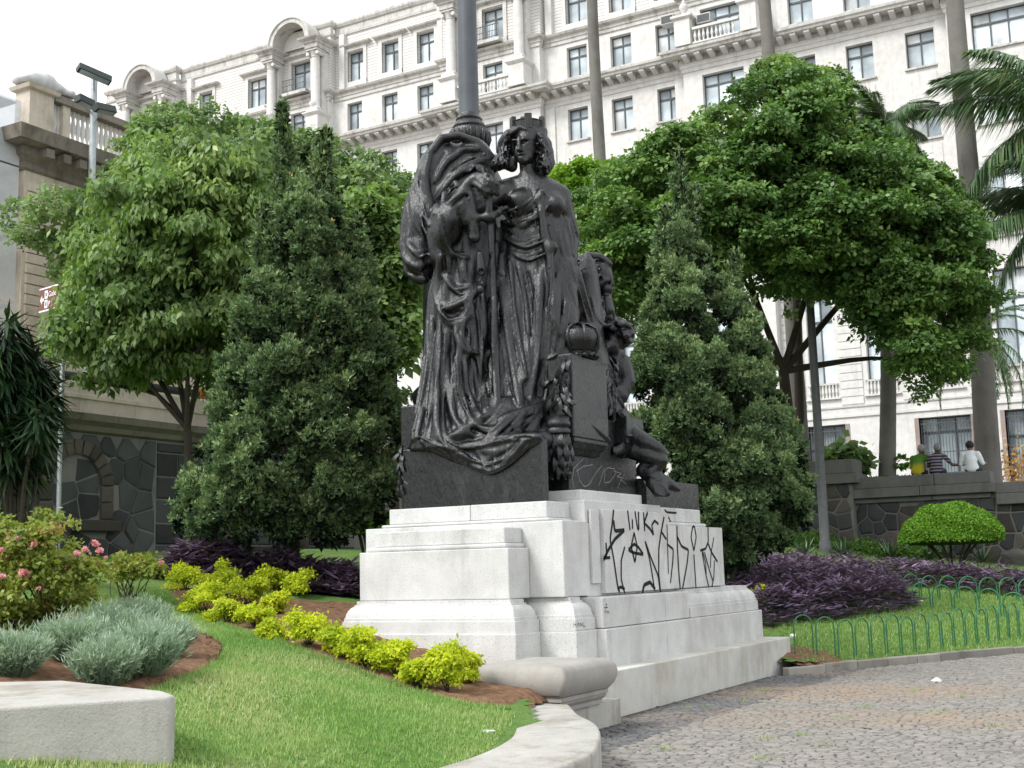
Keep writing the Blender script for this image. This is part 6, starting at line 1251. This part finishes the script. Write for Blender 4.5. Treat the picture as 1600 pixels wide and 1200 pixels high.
def flood(x0, y0, x1, y1, w_=.28):
    a, b = at(x0, y0, 33.6), at(x1, y1, 34.2); d = unit(b-a); n = np.array([.49, -.87, 0])*.5+np.array([0,0,-.6]); n = unit(n-d*(n @ d)); s = np.cross(d, n); L_ = []
    for pt in (a, b): L_.append([pt-s*w_*.5, pt-s*w_*.35+n*w_*.7, pt+s*w_*.35+n*w_*.7, pt+s*w_*.5])
    g = G(); g.loops([[tuple(v) for v in l] for l in L_]); o = bevel(obj('floodlight', g.mesh(), M_bk, t_), .02, 2)
    L2 = [[pt-s*w_*.28+n*(w_*.7+.01), pt+s*w_*.28+n*(w_*.7+.01)] for pt in (a+d*.06, b-d*.06)]; g = G(); g.add([L2[0][0], L2[0][1], L2[1][1], L2[1][0]], [(0,1,2,3)]); obj('lens', g.mesh(), M_gl2, o)
    c = (a+b)/2; k = G(); k.tube([c, np.array([p[0], p[1], c[2]-.35])], .022, 6); obj('bracket', k.mesh(), M_lt, t_)
flood(121, 102, 172, 124); flood(119, 148, 143, 160); flood(146, 163, 176, 170)
M_brown = M_plain('sign_brown', (.13, .045, .025), .5, amt=.08); M_wht = M_plain('sign_white', (.8, .8, .8), .5, amt=.04)
a = at(62, 454, 25); b = at(104, 444, 24.4); up = np.array([0, 0, 1.]); d = b-a; ln = np.linalg.norm(d[:2]); d = np.array([d[0], d[1], 0])/ln; n = np.array([d[1], -d[0], 0]); hh = .43; n = n if n @ (-a) > 0 else -n
t_ = thing('direction_sign', 'brown direction sign with white arrow and lettering half hidden by the left tree', 'sign', (a[0], a[1], 5)); L_ = .66; z0 = a[2]-hh
def sp(u, v, o=0.): q = a+d*u*L_; return (q[0]+n[0]*o, q[1]+n[1]*o, z0+v*hh)
def plate(name, u0, u1, v0, v1, o0, o1, mat): g = G(); g.loops([[sp(u0,v0,o), sp(u1,v0,o), sp(u1,v1,o), sp(u0,v1,o)] for o in (o0, o1)]); return obj(name, g.mesh(), mat, t_)
plate('panel', 0, 1, 0, 1, -.02, 0, M_brown); plate('white_edge', 0, 1, -.06, 0, -.022, .002, M_wht); plate('white_edge', 0, 1, 1, 1.06, -.022, .002, M_wht)
g = G(); g.add([sp(.05,.5,.004), sp(.16,.28,.004), sp(.16,.43,.004), sp(.25,.43,.004), sp(.25,.57,.004), sp(.16,.57,.004), sp(.16,.72,.004)], [(0,1,2,3,4,5,6)]); obj('arrow', g.mesh(), M_wht, t_)
for v0 in (.08, .52): plate('pictogram', .3, .46, v0, v0+.38, .002, .004, M_wht); plate('pictogram_mark', .35, .41, v0+.1, v0+.28, .005, .007, M_blk)
for txt, v0 in (('Gale', .58), ('P', .14)):
    cu = bpy.data.curves.new('lettering', 'FONT'); cu.body = txt; cu.size = .15; cu.extrude = .001; o = link(bpy.data.objects.new('lettering', cu)); dg = bpy.context.evaluated_depsgraph_get(); me = bpy.data.meshes.new_from_object(o.evaluated_get(dg)); bpy.data.objects.remove(o)
    o = obj('lettering', me, M_wht, t_); q = sp(.5, v0, .006); M_ = Matrix(((d[0], 0, n[0], q[0]), (d[1], 0, n[1], q[1]), (0, 1, 0, q[2]), (0, 0, 0, 1))); o.matrix_parent_inverse = Matrix.Identity(4); o.matrix_basis = Matrix.Translation(-Vector(t_.location)) @ M_
g = G(); q = a+d*.8-n*.06; g.tube([(q[0], q[1], 1.2), (q[0], q[1], z0+.3)], .045, 10); smooth_auto(obj('post', g.mesh(), M_lt, t_), 50)
# ================================================================ PEOPLE seated on the wall, seen from behind
M_skin = M_plain('skin_dark', (.1, .06, .04), .5, amt=.1); M_skin2 = M_plain('skin', (.24, .14, .1), .5, amt=.1); M_hair = M_plain('hair', (.012, .01, .01), .6)
def M_cloth(name, c1, c2, scale, ax=2):
    m, t, out = nodes(name); co = coord(t); s = t.nodes.new('ShaderNodeSeparateXYZ'); t.links.new(co, s.inputs[0]); k = t.nodes.new('ShaderNodeMath'); k.operation = 'MULTIPLY'; k.inputs[1].default_value = scale; t.links.new(s.outputs[ax], k.inputs[0]); f = t.nodes.new('ShaderNodeMath'); f.operation = 'FRACT'; t.links.new(k.outputs[0], f.inputs[0])
    principled(t, out, ramp(t, [(0, c1), (.46, c1), (.5, c2), (.96, c2), (1, c1)], f.outputs[0]), .85, bump(t, noise(t, co, 14, 4), .3, .03), spec=.15); return m
def person(label, x, ybase, top, mats, lean=(0, 0), arms=((-1, .1, .1), (1, .1, .1)), headoff=(0, 0), cap=None):
    zt = top; p = onZ(x, ybase, zt); p = onY(x, ybase, YW+.12); O = np.array([p[0], p[1], zt]); t_ = thing('person', label, 'person', tuple(O))
    skin, shirt, trous = mats; vx = .02
    def F_(): return Field(O, (-.75, -.65, -.12), (.75, .75, 1.1), vx, np.array([1., 0, 0]), np.array([0, -1., 0]))   # b towards the lawn
    lx, ly = lean; sh = np.array([lx, -ly, .52]); hd = sh+np.array([headoff[0], -headoff[1], .215])
    B = F_(); B.cap([tuple(sh+np.array([0,0,.02]))+(.065,), tuple(hd-np.array([0,0,.06]))+(.06,)], .02); B.ell(hd, (.098, .118, .138), .02); B.ell(hd+np.array([0,-.09,-.03]), (.05, .04, .06), .03); B.cap([tuple(hd+np.array([0,-.1,0]))+(.02,), tuple(hd+np.array([0,-.125,-.02]))+(.018,)], .015)
    for s in (-1, 1): B.ell(hd+np.array([s*.083, 0, -.01]), (.015, .025, .035), .01)
    S = F_(); S.cap([(0, 0, .1, .16), (lx*.5, -ly*.5+.02, .32, .165), (lx, -ly, .48, .14)], .06); S.cap([(lx-.15, -ly, .5, .075), (lx+.15, -ly, .5, .075)], .07); S.ell((0, 0, .1), (.19, .14, .12), .06)
    for s, ox, fx in arms:
        a = np.array([lx+s*.2, -ly, .5]); e = a+np.array([s*.1+ox*.3, -.05+.02, -.27]); h = e+np.array([ox, -fx-.12, -.02+.03]); S.cap([tuple(a)+(.07,), tuple(a*.45+e*.55)+(.065,)], .04); B.cap([tuple(a)+(.05,), tuple(e)+(.045,), tuple(h)+(.033,)], .03); S.cap([tuple(a)+(.07,), tuple(e)+(.06,)], .04) if shirt[1] else None
        for q in range(4): f0 = h+np.array([.012*(q-1.5), -.02, 0]); B.cap([tuple(f0)+(.011,), tuple(f0+np.array([0,-.05,-.008]))+(.01,), tuple(f0+np.array([0,-.07,-.03]))+(.009,)], .006)
        B.cap([tuple(h)+(.014,), tuple(h+np.array([-s*.035,-.03,.0]))+(.012,)], .008)
    Tm = F_(); Tm.ell((0, -.02, .06), (.19, .17, .1), .05)
    for s in (-1, 1): Tm.cap([(s*.09, -.02, .08, .1), (s*.13, -.45, .1, .08), (s*.13, -.5, -.1, .07)], .05)
    body = obj('body', B.mesh('body'), skin, t_); obj('shirt', S.mesh('shirt'), shirt[0], t_); obj('trousers', Tm.mesh('trousers'), trous, t_)
    Hh = F_(); Hh.ell(hd+np.array([0, .012, .035]), (.116, .135, .13), .02); Hh.ell(hd+np.array([0,-.1,-.09]), (.12, .1, .12), .02, True)
    obj('cap' if cap else 'hair', Hh.mesh('hair'), cap or M_hair, t_)
TOPZ = 4.07
M_trs = M_plain('dark_trousers', (.02, .02, .024), .8)
m, t, out = nodes('green_yellow_cloth'); co = coord(t); s = t.nodes.new('ShaderNodeSeparateXYZ'); t.links.new(co, s.inputs[0]); mz_ = t.nodes.new('ShaderNodeMath'); mz_.operation = 'SUBTRACT'; mz_.inputs[1].default_value = 4.07; t.links.new(s.outputs[2], mz_.inputs[0]); principled(t, out, ramp(t, [(0, (.42, .36, .03)), (.26, (.36, .33, .03)), (.36, (.09, .2, .03)), (.6, (.06, .14, .025))], mz_.outputs[0]), .85, bump(t, noise(t, co, 14, 4), .3, .03), spec=.15); M_gy = m
person('person in a green and yellow shirt hunched forward on the wall', 1434, 738, TOPZ, (M_skin, (M_gy, True), M_trs), (.06, .12), headoff=(.06, .06), cap=M_plain('grey_cap', (.26, .25, .24), .8))
person('person in a black and grey striped shirt and striped cap reaching out an arm', 1463, 737, TOPZ, (M_skin, (M_cloth('striped_cloth', (.025, .022, .03), (.22, .2, .25), 11), False), M_trs), (.04, .05), ((-1, .05, .15), (1, .36, -.02)), (.03, .03), M_cloth('striped_cap', (.06, .06, .065), (.4, .4, .42), 28, 0))
person('dark-haired person in a white long-sleeved shirt sitting by the palm trunk', 1519, 733, TOPZ, (M_skin2, (M_plain('white_cloth', (.72, .75, .78), .8, amt=.04, bump_s=.5, bscale=12), True), M_trs), (-.02, .02), ((-1, .06, .1), (1, .04, .1)), (0, .02))
# ================================================================ LITTER
M_pap = M_plain('paper', (.75, .75, .76), .7, amt=.05)
for k, (x, y, sz, lb) in enumerate([(123,1052,.05,'crumpled white paper between the lavender clumps'), (1463,1066,.05,'white scrap of paper on the paving near the hoops'), (1440,940,.03,'tiny white scrap on the right lawn'), (762,1146,.04,'flat white paper on the lawn by the curved wall'), (1238,996,.05,'white scrap on the soil at the end of the pedestal step')]):
    p = onZ(x, y, .0) if k == 1 else gp(x, y); bm = bmesh.new(); bmesh.ops.create_icosphere(bm, subdivisions=2, radius=sz*1.3)
    for v in bm.verts: v.co = v.co*random.uniform(.6, 1.25); v.co.z = v.co.z*(.25 if k == 3 else .6)
    me = bpy.data.meshes.new('paper'); bm.to_mesh(me); bm.free(); o = obj('paper_scrap', me, M_pap); o.location = (p[0], p[1], p[2]+sz*.4); tag(o, lb, 'litter')
M_dry = M_leaf('dry_leaf', [(0, (.12, .06, .025)), (1, (.25, .15, .07))], .1, .8, .1)
P = np.concatenate([scatter(lawnL, 90), scatter([tuple(q) for q in bed_lo]+[tuple(q) for q in bed_hi[::-1]], 90)]); P[:,2] += .035; n = len(P); d = rdir(n); d[:,2] *= .2
A = leaves(P, d, rdir(n)*.4+np.array([0,0,1.]), .06, .018, rng.random(n)); tag(obj('fallen_leaves', np_mesh('d', A[0], A[1], attr=A[2]), M_dry, kind='stuff'), 'brown fallen leaves scattered on the left lawn and soil', 'leaves')
